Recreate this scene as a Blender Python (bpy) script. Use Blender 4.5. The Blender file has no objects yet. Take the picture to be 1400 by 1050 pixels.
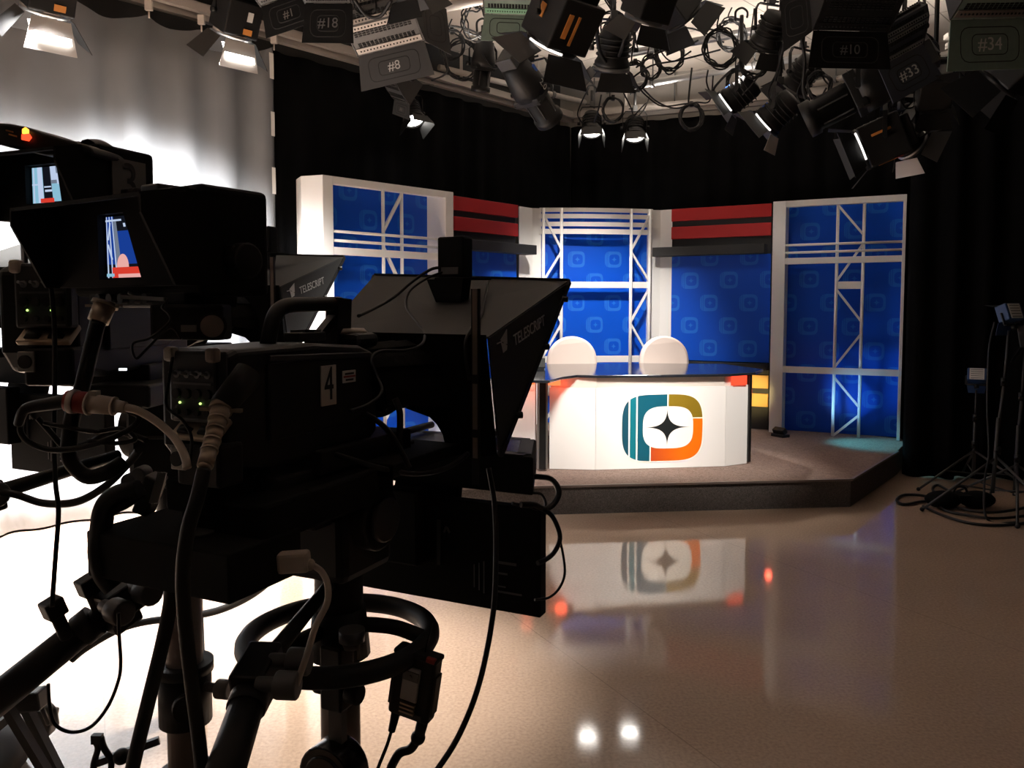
import bpy, bmesh, math, random
from mathutils import Vector, Matrix, Euler
random.seed(11)
SC = bpy.context.scene
COL = SC.collection
R = math.radians

# ------------------------------------------------------------------ camera
F, CY, PITCH, EYE = 1080.0, 486.0, R(3.5), 1.55
cp, sp = math.cos(PITCH), math.sin(PITCH)
cam_d = bpy.data.cameras.new('camera')
cam = bpy.data.objects.new('camera', cam_d); COL.objects.link(cam)
cam_d.sensor_width = 36.0; cam_d.lens = F / 1400 * 36.0
cam_d.shift_y = -(525 - CY) / 1400
cam_d.clip_start = 0.05
cam.location = (0, 0, EYE); cam.rotation_euler = (R(90) - PITCH, 0, 0)
SC.camera = cam

def ray(px, py):
    u, v = (px - 700) / F, (CY - py) / F
    return Vector((u, cp + v * sp, -sp + v * cp))
def P(px, py, Y):
    d = ray(px, py); return Vector((0, 0, EYE)) + d * (Y / d.y)
def G(px, py, z=0.0):
    d = ray(px, py); return Vector((0, 0, EYE)) + d * ((z - EYE) / d.z)
def PL(Mx, px, py, ax, val):
    """point where the sight line meets a plane (local axis ax = val) of frame Mx, in that frame"""
    Mi = Mx.inverted(); o = Mi @ Vector((0, 0, EYE)); d = Mi.to_3x3() @ ray(px, py)
    k = (val - o[ax]) / d[ax]; return o + d * k

# ------------------------------------------------------------------ materials
def principled(name, col, rough=0.5, metal=0.0, spec=0.5, emit=None, es=0.0, noise=None, bump=None):
    m = bpy.data.materials.new(name); m.use_nodes = True
    nt = m.node_tree; b = nt.nodes['Principled BSDF']
    b.inputs['Base Color'].default_value = (*col, 1); b.inputs['Roughness'].default_value = rough
    b.inputs['Metallic'].default_value = metal; b.inputs['Specular IOR Level'].default_value = spec
    if emit: b.inputs['Emission Color'].default_value = (*emit, 1); b.inputs['Emission Strength'].default_value = es
    tc = nt.nodes.new('ShaderNodeTexCoord')
    if noise:
        sc_, amt = noise
        n = nt.nodes.new('ShaderNodeTexNoise'); n.inputs['Scale'].default_value = sc_; n.inputs['Detail'].default_value = 4
        nt.links.new(tc.outputs['Object'], n.inputs['Vector'])
        r = nt.nodes.new('ShaderNodeMapRange'); r.inputs['From Min'].default_value = .3; r.inputs['From Max'].default_value = .7
        r.inputs['To Min'].default_value = 1 - amt; r.inputs['To Max'].default_value = 1 + amt
        nt.links.new(n.outputs['Fac'], r.inputs['Value'])
        mx = nt.nodes.new('ShaderNodeMix'); mx.data_type = 'RGBA'; mx.blend_type = 'MULTIPLY'; mx.inputs[0].default_value = 1
        mx.inputs[6].default_value = (*col, 1); nt.links.new(r.outputs[0], mx.inputs[7]); nt.links.new(mx.outputs[2], b.inputs['Base Color'])
    if bump:
        sc_, st = bump
        n = nt.nodes.new('ShaderNodeTexNoise'); n.inputs['Scale'].default_value = sc_; n.inputs['Detail'].default_value = 3
        nt.links.new(tc.outputs['Object'], n.inputs['Vector'])
        bp = nt.nodes.new('ShaderNodeBump'); bp.inputs['Strength'].default_value = st; bp.inputs['Distance'].default_value = .01
        nt.links.new(n.outputs['Fac'], bp.inputs['Height']); nt.links.new(bp.outputs[0], b.inputs['Normal'])
    return m
def emission(name, col, st):
    m = bpy.data.materials.new(name); m.use_nodes = True; nt = m.node_tree
    nt.nodes.remove(nt.nodes['Principled BSDF']); e = nt.nodes.new('ShaderNodeEmission')
    e.inputs[0].default_value = (*col, 1); e.inputs[1].default_value = st
    nt.links.new(e.outputs[0], nt.nodes['Material Output'].inputs[0]); return m
def s2l(r, g, b):
    f = lambda c: (c / 255 / 12.92) if c / 255 <= .04045 else ((c / 255 + .055) / 1.055) ** 2.4
    return (f(r), f(g), f(b))

class S:   # small expression wrapper over Math nodes
    def __init__(s, nt, k): s.nt, s.k = nt, k
    def _m(s, op, *a):
        n = s.nt.nodes.new('ShaderNodeMath'); n.operation = op
        for i, x in enumerate((s,) + a):
            if isinstance(x, S): x = x.k
            if isinstance(x, (int, float)): n.inputs[i].default_value = x
            else: s.nt.links.new(x, n.inputs[i])
        return S(s.nt, n.outputs[0])
    def __add__(s, o): return s._m('ADD', o)
    def __sub__(s, o): return s._m('SUBTRACT', o)
    def __mul__(s, o): return s._m('MULTIPLY', o)
    def __truediv__(s, o): return s._m('DIVIDE', o)
    def abs(s): return s._m('ABSOLUTE')
    def pow(s, e): return s._m('POWER', e)
    def floor(s): return s._m('FLOOR')
    def fract(s): return s._m('FRACT')
    def lt(s, o): return s._m('LESS_THAN', o)
    def gt(s, o): return s._m('GREATER_THAN', o)
    def band(s, a, b): return s.gt(a) * s.lt(b)
    def mod(s, o): return s._m('FLOORED_MODULO', o)
def mixc(nt, fac, a, b):
    mx = nt.nodes.new('ShaderNodeMix'); mx.data_type = 'RGBA'
    if isinstance(fac, S): nt.links.new(fac.k, mx.inputs[0])
    else: mx.inputs[0].default_value = fac
    for i, x in ((6, a), (7, b)):
        if isinstance(x, tuple): mx.inputs[i].default_value = (*x, 1)
        else: nt.links.new(x, mx.inputs[i])
    return mx.outputs[2]
def objxyz(nt):
    tc = nt.nodes.new('ShaderNodeTexCoord'); sx = nt.nodes.new('ShaderNodeSeparateXYZ')
    nt.links.new(tc.outputs['Object'], sx.inputs[0])
    return [S(nt, sx.outputs[i]) for i in range(3)]

M = {}
M['black'] = principled('black_plastic', (.0065, .0065, .0065), .5, spec=.35)
M['matte'] = principled('black_matte', (.005, .005, .005), .8, spec=.2)
M['gloss'] = principled('black_gloss', (.01, .01, .01), .22)
M['rubber'] = principled('black_rubber', (.007, .007, .0075), .55, spec=.35)
M['hood'] = principled('hood_grey', (.024, .025, .0245), .6, spec=.3)
M['cloth'] = principled('black_cloth', (.004, .004, .004), .95, spec=.1, bump=(40, .3))
M['drape'] = principled('black_drape', (.0032, .0032, .0036), .95, spec=.08, noise=(6, .3))
M['grey'] = principled('grey_metal', (.10, .10, .10), .45, .3)
M['dgrey'] = principled('dark_grey', (.028, .028, .028), .5)
M['hoodprint'] = principled('hood_print', (.42, .42, .41), .6)
M['steel'] = principled('steel', (.45, .44, .42), .32, .9)
M['alu'] = principled('aluminium', (.3, .3, .3), .4, .6)
M['brass'] = principled('connector_metal', (.36, .29, .22), .42, .6)
M['tan'] = principled('tan_rod', (.2, .16, .14), .5, .3)
M['cream'] = principled('cream_plastic', (.42, .36, .30), .5)
M['redplug'] = principled('red_plastic', (.30, .03, .02), .4)
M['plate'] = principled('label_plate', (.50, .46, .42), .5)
M['darkplate'] = principled('label_dim', (.14, .13, .12), .6)
M['ink'] = principled('ink_black', (.006, .006, .006), .6)
M['chalk'] = principled('chalk_white', (.55, .55, .53), .7)
M['textgrey'] = principled('print_grey', (.11, .11, .11), .6)
M['white'] = principled('white_paint', (.80, .79, .77), .45)
M['white2'] = principled('white_gloss', (.82, .80, .78), .3)
M['red'] = principled('red_paint', s2l(176, 15, 18), .5)
M['amber'] = principled('amber_paint', s2l(250, 196, 104), .55)
M['shelf'] = principled('black_shelf', (.010, .010, .010), .55)
M['desktop'] = principled('desk_top', (.014, .016, .022), .10, spec=1.0)
M['mirror'] = principled('desk_band', (.70, .62, .56), .35, .15)
M['chair'] = principled('chair_leather', (.82, .70, .64), .45)
M['softgreen'] = principled('soft_green', s2l(108, 126, 116), .5, noise=(20, .08))
M['softgrey'] = principled('soft_grey', (.05, .05, .05), .5)
M['greenband'] = principled('green_band', s2l(120, 170, 140), .5)
M['softblue'] = principled('soft_blue_grey', s2l(52, 56, 66), .5)
M['silver'] = principled('silver_band', (.26, .26, .26), .4, .4)
M['bluetape'] = principled('blue_tape', (.03, .12, .55), .5)
M['bluelamp'] = principled('blue_housing', s2l(28, 60, 105), .5)
M['orange'] = principled('orange_label', s2l(200, 130, 60), .5)
M['lensdark'] = principled('lens_glass', (.02, .02, .02), .08, spec=.8)
M['ceil'] = None
M['led'] = emission('led_green', (.55, 1, .2), 2.2)
M['redlamp'] = emission('tally_red', (1, .06, .02), 2.2)
M['orlamp'] = emission('tally_orange', (1, .35, .04), 3.0)
M['lit'] = emission('lit_lens', (1, .95, .88), 26)
M['litflap'] = emission('lit_flap_glow', (1, .95, .9), 9)
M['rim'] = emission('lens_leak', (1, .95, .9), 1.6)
M['gel'] = emission('gel_red', (1, .07, .03), 1.6)
M['gelo'] = emission('gel_orange', (1, .16, .05), 2.0)
M['slot'] = emission('slot_white', (.9, .93, 1), 1.5)

def glassmat():
    m = bpy.data.materials.new('prompter_glass'); m.use_nodes = True; nt = m.node_tree
    nt.nodes.remove(nt.nodes['Principled BSDF'])
    t = nt.nodes.new('ShaderNodeBsdfTransparent'); t.inputs[0].default_value = (.85, .86, .87, 1)
    g = nt.nodes.new('ShaderNodeBsdfGlossy'); g.inputs[1].default_value = .02
    mx = nt.nodes.new('ShaderNodeMixShader'); mx.inputs[0].default_value = .06
    nt.links.new(t.outputs[0], mx.inputs[1]); nt.links.new(g.outputs[0], mx.inputs[2])
    nt.links.new(mx.outputs[0], nt.nodes['Material Output'].inputs[0]); return m
M['glass'] = glassmat()

def floormat():
    m = principled('floor_vinyl', (.42, .31, .235), .07, spec=.8); nt = m.node_tree; b = nt.nodes['Principled BSDF']
    tc = nt.nodes.new('ShaderNodeTexCoord')
    n = nt.nodes.new('ShaderNodeTexNoise'); n.inputs['Scale'].default_value = 75; n.inputs['Detail'].default_value = 5
    n2 = nt.nodes.new('ShaderNodeTexNoise'); n2.inputs['Scale'].default_value = 1.3; n2.inputs['Detail'].default_value = 2
    for k in (n, n2): nt.links.new(tc.outputs['Object'], k.inputs['Vector'])
    f = (S(nt, n.outputs['Fac']) - .5) * .75 + (S(nt, n2.outputs['Fac']) - .5) * .25 + 1.0
    x, y, z = objxyz(nt)
    # sheet seams run along the room axes
    a, c_ = math.sin(R(62)), math.cos(R(62))
    u = x * a + y * c_
    w = x * (-c_) + y * a
    seam = ((u / 1.83).fract() - .5).abs().gt(.4985)
    f = f * (S(nt, seam.k) * -.25 + 1.0)
    mx = nt.nodes.new('ShaderNodeMix'); mx.data_type = 'RGBA'; mx.blend_type = 'MULTIPLY'; mx.inputs[0].default_value = 1
    mx.inputs[6].default_value = (.40, .29, .215, 1)
    cb = nt.nodes.new('ShaderNodeCombineColor')
    for i in range(3): nt.links.new(f.k, cb.inputs[i])
    nt.links.new(cb.outputs[0], mx.inputs[7]); nt.links.new(mx.outputs[2], b.inputs['Base Color'])
    n3 = nt.nodes.new('ShaderNodeTexNoise'); n3.inputs['Scale'].default_value = 5; n3.inputs['Detail'].default_value = 3
    nt.links.new(tc.outputs['Object'], n3.inputs['Vector'])
    bp = nt.nodes.new('ShaderNodeBump'); bp.inputs['Strength'].default_value = .018; bp.inputs['Distance'].default_value = .02
    nt.links.new(n3.outputs['Fac'], bp.inputs['Height']); nt.links.new(bp.outputs[0], b.inputs['Normal'])
    return m
M['floor'] = floormat()

def carpetmat(name, ca, cb_, sc_):
    m = principled(name, ca, .95, spec=.1); nt = m.node_tree; b = nt.nodes['Principled BSDF']
    tc = nt.nodes.new('ShaderNodeTexCoord')
    n = nt.nodes.new('ShaderNodeTexNoise'); n.inputs['Scale'].default_value = sc_; n.inputs['Detail'].default_value = 3; n.inputs['Distortion'].default_value = 2.5
    nt.links.new(tc.outputs['Object'], n.inputs['Vector'])
    v = nt.nodes.new('ShaderNodeTexNoise'); v.inputs['Scale'].default_value = 160
    nt.links.new(tc.outputs['Object'], v.inputs['Vector'])
    f = ((S(nt, n.outputs['Fac']) - .5) * 12).abs().lt(.55) * .55 + (S(nt, v.outputs['Fac']) - .5) * 1.6 + .15
    f._m('MAXIMUM', 0)
    nt.links.new(mixc(nt, f._m('MAXIMUM', 0)._m('MINIMUM', 1), ca, cb_), b.inputs['Base Color'])
    return m
M['carpet'] = carpetmat('carpet_brown', (.30, .225, .19), (.16, .115, .095), 16)
M['carpetside'] = carpetmat('carpet_grey', (.075, .066, .06), (.16, .14, .13), 34)

def ceilmat():
    m = principled('ceiling_tiles', (.50, .45, .40), .9, spec=.1); nt = m.node_tree; b = nt.nodes['Principled BSDF']
    x, y, z = objxyz(nt)
    a, c_ = math.sin(R(43.8)), math.cos(R(43.8))
    u = x * a + y * c_; w = x * (-c_) + y * a
    line = ((u / 1.22).fract() - .5).abs().gt(.495)._m('MAXIMUM', ((w / .61).fract() - .5).abs().gt(.49))
    nt.links.new(mixc(nt, line, (.62, .56, .50), (.28, .25, .22)), b.inputs['Base Color'])
    return m
M['ceil'] = ceilmat()
M['wallpaint'] = principled('wall_paint', (.03, .03, .03), .9, noise=(3, .1))
M['wallpale'] = principled('wall_pale', (.28, .26, .24), .9, noise=(3, .06))
M['cyc'] = principled('cyc_cloth', (.19, .20, .213), .85, spec=.2, noise=(2.5, .06))
M['cyctape'] = principled('cyc_patch', (.85, .84, .8), .7)
M['rail'] = principled('rail_metal', (.36, .33, .30), .5, .2)
M['rubberbase'] = M['rubber']

def bluepanel():
    m = principled('blue_panel', s2l(14, 58, 138), .35, spec=.35); nt = m.node_tree; b = nt.nodes['Principled BSDF']
    x, y, z = objxyz(nt)
    CW, CH = .43, .25
    row = (z / CH).floor()
    v = ((z / CH).fract() - .5) * CH
    u = (((x + row.mod(2) * (CW / 2)) / CW).fract() - .5) * CW
    a, c_ = .098, .092
    outer = ((u / a).abs().pow(4) + (v / c_).abs().pow(4)).lt(1)
    inner = (((u - .014) / .060).abs().pow(3.4) + (v / .058).abs().pow(3.4)).lt(1)
    gaps = u.band(-.084, -.079)._m('MAXIMUM', u.band(-.066, -.061))
    star = ((u - .012).abs().pow(.5) + v.abs().pow(.5)).lt(.20)
    ring = outer * (S(nt, inner.k) * -1 + 1.0) * (gaps * -1 + 1.0)
    f = ring._m('MAXIMUM', star)
    nt.links.new(mixc(nt, f, s2l(4, 78, 198), s2l(36, 106, 208)), b.inputs['Base Color'])
    return m
M['blue'] = bluepanel()

def emblemmat():
    m = principled('emblem_print', (.8, .78, .74), .4); nt = m.node_tree; b = nt.nodes['Principled BSDF']
    x, y, z = objxyz(nt)      # x in [-1,1] * .343 , z in [-1,1]*.276 (metres)
    X = x / .343; Z = z / .276
    ix, iz = (735 - 675) / 428, (500 - 497) / 345
    outer = (X.abs().pow(4.2) + Z.abs().pow(3.4)).lt(1)
    inner = (((X - ix) / (268 / 428)).abs().pow(3.4) + ((Z - iz) / (218 / 345)).abs().pow(3.0)).lt(1)
    def px(v): return (v - 675) / 428
    def pz(v): return (500 - v) / 345
    white = s2l(250, 243, 232)
    col = mixc(nt, X.gt(px(315)), s2l(18, 74, 94), white)
    col = mixc(nt, X.band(px(331), px(395)), col, s2l(5, 110, 126))
    col = mixc(nt, X.gt(px(411)), col, s2l(8, 84, 104))
    g = ((X - px(560)) / (px(900) - px(560)))._m('MAXIMUM', 0)._m('MINIMUM', 1)
    orange = mixc(nt, g, s2l(186, 70, 28), s2l(238, 112, 2))
    isor = X.gt(px(552)) * Z.lt(pz(560)) ; isor = isor._m('MAXIMUM', X.gt(px(900)) * Z.lt(pz(408)))
    col = mixc(nt, isor, col, orange)
    col = mixc(nt, X.gt(px(735)) * Z.gt(pz(398)), col, s2l(132, 108, 24))
    wl = X.band(px(723), px(738)) * Z.gt(pz(400))
    wl = wl._m('MAXIMUM', Z.band(pz(409), pz(398)) * X.gt(px(900)))
    wl = wl._m('MAXIMUM', X.band(px(540), px(553)) * Z.lt(pz(600)))
    col = mixc(nt, wl, col, white)
    col = mixc(nt, inner, col, white)
    star = (((X - px(725)) / (275 / 428)).abs().pow(.43) + ((Z - pz(495)) / (225 / 345)).abs().pow(.43)).lt(1)
    col = mixc(nt, star, col, s2l(22, 26, 28))
    col = mixc(nt, outer, white, col)
    nt.links.new(col, b.inputs['Base Color']); return m
M['emblem'] = emblemmat()

# ------------------------------------------------------------------ mesh kit
def smoothpath(pts, res=6, closed=False):
    pts = [Vector(p) for p in pts]; n = len(pts)
    if n < 3: return pts
    out = []; rng = n if closed else n - 1
    for i in range(rng):
        g = (lambda k: pts[k % n]) if closed else (lambda k: pts[max(0, min(n - 1, k))])
        a, b, c, d = g(i - 1), g(i), g(i + 1), g(i + 2)
        for k in range(res):
            t = k / res
            out.append(.5 * ((2 * b) + (c - a) * t + (2 * a - 5 * b + 4 * c - d) * t * t + (3 * b - a - 3 * c + d) * t ** 3))
    if not closed: out.append(pts[-1])
    return out

class MB:
    def __init__(s): s.bm = bmesh.new(); s.mi = 0
    def _f(s, vs, smooth=False):
        try: f = s.bm.faces.new(vs)
        except ValueError: return
        f.material_index = s.mi; f.smooth = smooth
    def hexa(s, p):   # 8 points: bottom 4 ccw, top 4 ccw
        v = [s.bm.verts.new(Vector(q)) for q in p]
        for q in ((3, 2, 1, 0), (4, 5, 6, 7), (0, 1, 5, 4), (1, 2, 6, 5), (2, 3, 7, 6), (3, 0, 4, 7)): s._f([v[i] for i in q])
        return s
    def box(s, c, sz, Mx=None):
        c = Vector(c); h = Vector(sz) / 2
        p = [(-1, -1, -1), (1, -1, -1), (1, 1, -1), (-1, 1, -1), (-1, -1, 1), (1, -1, 1), (1, 1, 1), (-1, 1, 1)]
        q = [Vector((a * h.x, b * h.y, d * h.z)) for a, b, d in p]
        if Mx is not None: q = [Mx.to_3x3() @ k for k in q]
        return s.hexa([c + k for k in q])
    def beam(s, a, b, w, h, up=(0, 0, 1)):   # rectangular bar from a to b
        a, b = Vector(a), Vector(b); d = (b - a).normalized(); u = Vector(up)
        x = d.cross(u)
        if x.length < 1e-4: x = d.cross(Vector((1, 0, 0)))
        x.normalize(); z = x.cross(d).normalized()
        x *= w / 2; z *= h / 2
        return s.hexa([a - x - z, a + x - z, b + x - z, b - x - z, a - x + z, a + x + z, b + x + z, b - x + z])
    def cyl(s, a, b, r0, r1=None, n=20, cap=True):
        a, b = Vector(a), Vector(b); r1 = r0 if r1 is None else r1
        d = (b - a).normalized(); x = d.orthogonal().normalized(); y = d.cross(x)
        A = [s.bm.verts.new(a + (x * math.cos(t) + y * math.sin(t)) * r0) for t in [2 * math.pi * i / n for i in range(n)]]
        B = [s.bm.verts.new(b + (x * math.cos(t) + y * math.sin(t)) * r1) for t in [2 * math.pi * i / n for i in range(n)]]
        for i in range(n): s._f([A[i], A[(i + 1) % n], B[(i + 1) % n], B[i]], True)
        if cap: s._f(A[::-1]); s._f(B)
        return s
    def tube(s, pts, r, n=8, res=6, closed=False, smooth=True):
        p = smoothpath(pts, res, closed) if smooth else [Vector(q) for q in pts]
        m = len(p); rings = []; x = None
        for i in range(m):
            d = (p[(i + 1) % m] - p[i - 1]) if closed else (p[min(i + 1, m - 1)] - p[max(i - 1, 0)])
            if d.length < 1e-9: d = Vector((0, 0, 1))
            d.normalize()
            if x is None: x = d.orthogonal().normalized()
            else:
                x = x - d * x.dot(d)
                if x.length < 1e-6: x = d.orthogonal()
                x.normalize()
            y = d.cross(x); rr = r(i / (m - 1)) if callable(r) else r
            rings.append([s.bm.verts.new(p[i] + (x * math.cos(2 * math.pi * k / n) + y * math.sin(2 * math.pi * k / n)) * rr) for k in range(n)])
        for i in range(m if closed else m - 1):
            A, B = rings[i], rings[(i + 1) % m]
            for k in range(n): s._f([A[k], A[(k + 1) % n], B[(k + 1) % n], B[k]], True)
        if not closed: s._f(rings[0][::-1]); s._f(rings[-1])
        return s
    def prism(s, poly, a, b, Mx=None):   # polygon in local xy extruded from z=a to z=b
        Mx = Mx or Matrix(); n = len(poly)
        A = [s.bm.verts.new(Mx @ Vector((q[0], q[1], a))) for q in poly]
        B = [s.bm.verts.new(Mx @ Vector((q[0], q[1], b))) for q in poly]
        for i in range(n): s._f([A[i], A[(i + 1) % n], B[(i + 1) % n], B[i]])
        s._f(A[::-1]); s._f(B); return s
    def slab(s, pts, th):   # polygon in space given a thickness along its normal
        pts = [Vector(p) for p in pts]; nrm = Vector()
        for i in range(len(pts)):
            a, b = pts[i], pts[(i + 1) % len(pts)]; nrm += a.cross(b)
        nrm.normalize()
        A = [s.bm.verts.new(p - nrm * th / 2) for p in pts]; B = [s.bm.verts.new(p + nrm * th / 2) for p in pts]
        n = len(pts)
        for i in range(n): s._f([A[i], A[(i + 1) % n], B[(i + 1) % n], B[i]])
        s._f(A[::-1]); s._f(B); return s
    def face(s, pts): s._f([s.bm.verts.new(Vector(p)) for p in pts]); return s
    def lathe(s, prof, Mx=None, n=24, cap=True):   # profile (r, z) about local z
        Mx = Mx or Matrix(); rings = []
        for r, z in prof:
            rings.append([s.bm.verts.new(Mx @ Vector((r * math.cos(2 * math.pi * k / n), r * math.sin(2 * math.pi * k / n), z))) for k in range(n)])
        for A, B in zip(rings, rings[1:]):
            for k in range(n): s._f([A[k], A[(k + 1) % n], B[(k + 1) % n], B[k]], True)
        if cap: s._f(rings[0][::-1]); s._f(rings[-1])
        return s
    def ball(s, c, r, sc=(1, 1, 1), Mx=None):
        mm = Matrix.Translation(Vector(c)) @ (Mx.to_4x4() if Mx is not None else Matrix()) @ Matrix.Diagonal((*sc, 1))
        g = bmesh.ops.create_uvsphere(s.bm, u_segments=16, v_segments=10, radius=r, matrix=mm)
        for v in g['verts']:
            for f in v.link_faces: f.material_index = s.mi; f.smooth = True
        return s
    def build(s, name, mat, parent=None, bevel=0, world=False, subsurf=0, segs=2):
        bmesh.ops.recalc_face_normals(s.bm, faces=s.bm.faces)
        if world and parent is not None: s.bm.transform(wm(parent).inverted())
        me = bpy.data.meshes.new(name); s.bm.to_mesh(me); s.bm.free()
        for k in (mat if isinstance(mat, (list, tuple)) else [mat]): me.materials.append(M[k] if isinstance(k, str) else k)
        o = bpy.data.objects.new(name, me); COL.objects.link(o)
        if parent is not None: o.parent = parent
        if bevel:
            b = o.modifiers.new('bevel', 'BEVEL'); b.width = bevel; b.segments = segs; b.limit_method = 'ANGLE'; b.angle_limit = R(40)
            b.harden_normals = False
        if subsurf:
            q = o.modifiers.new('sub', 'SUBSURF'); q.levels = q.render_levels = subsurf
        return o
def wm(o):
    m = Matrix.LocRotScale(o.location, o.rotation_euler, o.scale)
    return wm(o.parent) @ m if o.parent else m
def tag(o, label=None, cat=None, group=None, kind=None):
    if label: o['label'] = label
    if cat: o['category'] = cat
    if group: o['group'] = group
    if kind: o['kind'] = kind
    return o
def thing(name, label, cat, loc=(0, 0, 0), rot=(0, 0, 0), group=None):
    o = bpy.data.objects.new(name, None); COL.objects.link(o); o.empty_display_size = .1
    o.location = loc; o.rotation_euler = rot if isinstance(rot, tuple) else (0, 0, rot)
    return tag(o, label, cat, group)
def struct(o): o['kind'] = 'structure'; return o
def text(s, name, mat, parent, Mx, size=.1, ext=.0015, sx=1.0, world=False):
    c = bpy.data.curves.new(name, 'FONT'); c.body = s; c.size = size; c.extrude = ext; c.align_x = 'CENTER'; c.align_y = 'CENTER'
    t = bpy.data.objects.new(name, c); COL.objects.link(t)
    dg = bpy.context.evaluated_depsgraph_get(); dg.update()
    me = bpy.data.meshes.new_from_object(t.evaluated_get(dg)); bpy.data.objects.remove(t)
    mm = Mx @ Matrix.Diagonal((sx, 1, 1, 1))
    if world and parent is not None: mm = wm(parent).inverted() @ mm
    me.transform(mm); me.materials.clear(); me.materials.append(M[mat])
    o = bpy.data.objects.new(name, me); COL.objects.link(o); o.parent = parent
    return o
def axes(o, x, y):   # frame with given x and (approx) y axes
    x = Vector(x).normalized(); y = Vector(y); z = x.cross(y).normalized(); y = z.cross(x)
    return Matrix(((x.x, y.x, z.x, o[0]), (x.y, y.y, z.y, o[1]), (x.z, y.z, z.z, o[2]), (0, 0, 0, 1)))
def cable(pts, r, label, name='cable', mat='rubber', cat='cable', group=None, n=8, res=7):
    o = MB().tube(pts, r, n=n, res=res).build(name, mat); return tag(o, label, cat, group)
def pp(*a): return [P(*q) for q in a]

# ------------------------------------------------------------------ room shell
ZC = 4.4
C0, C1, C2, C3, C4, C5 = (-6.6, 2.8), (.62, 10.34), (5.4, 8.4), (5.4, -2.6), (-6.6, -2.6), None
ROOM = [Vector((*c, 0)) for c in (C4, C3, C2, C1, C0)]
struct(MB().prism([(p.x, p.y) for p in ROOM], -.12, 0).build('floor', 'floor'))
struct(MB().prism([(p.x, p.y) for p in ROOM], ZC, ZC + .12).build('ceiling', 'ceil'))
def wall(name, a, b, mat):
    a, b = Vector((*a, 0)), Vector((*b, 0)); d = (b - a).normalized(); n = Vector((-d.y, d.x, 0)) * .06
    up = Vector((0, 0, ZC))
    struct(MB().hexa([a + n * 0, b + n * 0, b + n * 2, a + n * 2, a + up, b + up, b + n * 2 + up, a + n * 2 + up]).build(name, mat))
wall('wall_left', C0, C1, 'wallpaint'); wall('wall_back', C1, C2, 'wallpale'); wall('wall_right', C2, C3, 'wallpaint')
wall('wall_near', C3, C4, 'wallpaint'); wall('wall_side', C4, C0, 'wallpaint')

# ------------------------------------------------------------------ drapes
def drape(name, path, z0, z1, amp, period, mat, label, cat, scallop=None, thick=.004, seed=1, flare=0.0):
    rnd = random.Random(seed)
    p = [Vector((*q, 0)) for q in path]; L = [0]
    for a, b in zip(p, p[1:]): L.append(L[-1] + (b - a).length)
    n = int(L[-1] / (period / 10)); nz = 14
    bm = bmesh.new(); grid = []
    ph = [rnd.uniform(-.9, .9) for _ in range(int(L[-1] / period) + 4)]; am = [rnd.uniform(.45, 1.25) for _ in ph]
    for i in range(n + 1):
        s = L[-1] * i / n; k = max(j for j in range(len(p) - 1) if L[j] <= s + 1e-9)
        t = (s - L[k]) / (L[k + 1] - L[k]); q = p[k].lerp(p[k + 1], t); d = (p[k + 1] - p[k]).normalized(); nr = Vector((d.y, -d.x, 0))
        c = s / period; j = int(c); f = c - j
        A = am[j] * (1 - f) + am[j + 1] * f; PHI = ph[j] * (1 - f) + ph[j + 1] * f
        w = math.sin(2 * math.pi * c + PHI)
        w = (abs(w) ** .8) * (1 if w > 0 else -1)
        row = []
        top = z1 - (scallop(s) if scallop else 0)
        for m in range(nz + 1):
            v = m / nz
            off = amp * A * w * (.55 + .45 * (1 - v)) + amp * .35 * math.sin(c * 2.1 + v * 3) * (1 - v) + flare * (1 - v) ** 3
            row.append(bm.verts.new(q + nr * off + Vector((0, 0, z0 + (top - z0) * v))))
        grid.append(row)
    for a, b in zip(grid, grid[1:]):
        for m in range(nz):
            f = bm.faces.new((a[m], b[m], b[m + 1], a[m + 1])); f.smooth = True
    me = bpy.data.meshes.new(name); bm.to_mesh(me); bm.free(); me.materials.append(M[mat])
    o = bpy.data.objects.new(name, me); COL.objects.link(o)
    so = o.modifiers.new('thick', 'SOLIDIFY'); so.thickness = thick
    return tag(o, label, cat)

E1 = Vector((.692, .722, 0)); NC = Vector((.722, -.692, 0))    # along the left wall, and out of it
CE = Vector((-2.0, 6.75, 0))                                   # stage end of the pale cyclorama
ZR = 3.8
cyc_len = 4.6
def cs(s): return CE - E1 * (cyc_len - s)
hooks = [cyc_len - h for h in (0.0, .62, 1.02, 1.58, 2.2, 2.9, 3.6, 4.3)]
def scal(s):
    h = sorted(hooks); d = min(abs(s - k) for k in h)
    a = max([k for k in h if k <= s + 1e-6], default=h[0]); b = min([k for k in h if k >= s - 1e-6], default=h[-1])
    if b - a < 1e-6: return 0
    t = (s - a) / (b - a); return .26 * (b - a) * 4 * t * (1 - t) * .6
cyc = drape('cyclorama_curtain', [tuple(cs(0)[:2]), tuple(cs(cyc_len)[:2])], .02, ZR - .08, .055, .34, 'cyc',
            'pale grey cyclorama curtain hung on hooks, its lower part floodlit to white', 'curtain', scallop=scal, seed=5)
for k, hs in enumerate(sorted(hooks)):
    q = cs(hs) + NC * .02
    mb = MB().box((q.x, q.y, ZR - .02), (.05, .03, .07)).cyl((q.x, q.y, ZR - .06), (q.x, q.y, ZR - .11), .006)
    mb.build('hook', 'plate', cyc)
for zt, zb in ((3.66, 3.45), (3.18, 2.98), (2.72, 2.5), (2.2, 1.9)):
    a = cs(cyc_len - .06) + NC * .028; b = cs(cyc_len - .01) + NC * .022
    MB().hexa([a + Vector((0, 0, zb)), b + Vector((0, 0, zb)), b + NC * .004 + Vector((0, 0, zb)), a + NC * .004 + Vector((0, 0, zb)),
               a + Vector((0, 0, zt)), b + Vector((0, 0, zt)), b + NC * .004 + Vector((0, 0, zt)), a + NC * .004 + Vector((0, 0, zt))]).build('patch', 'cyctape', cyc)
a = cs(2.56) + NC * .09
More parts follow.
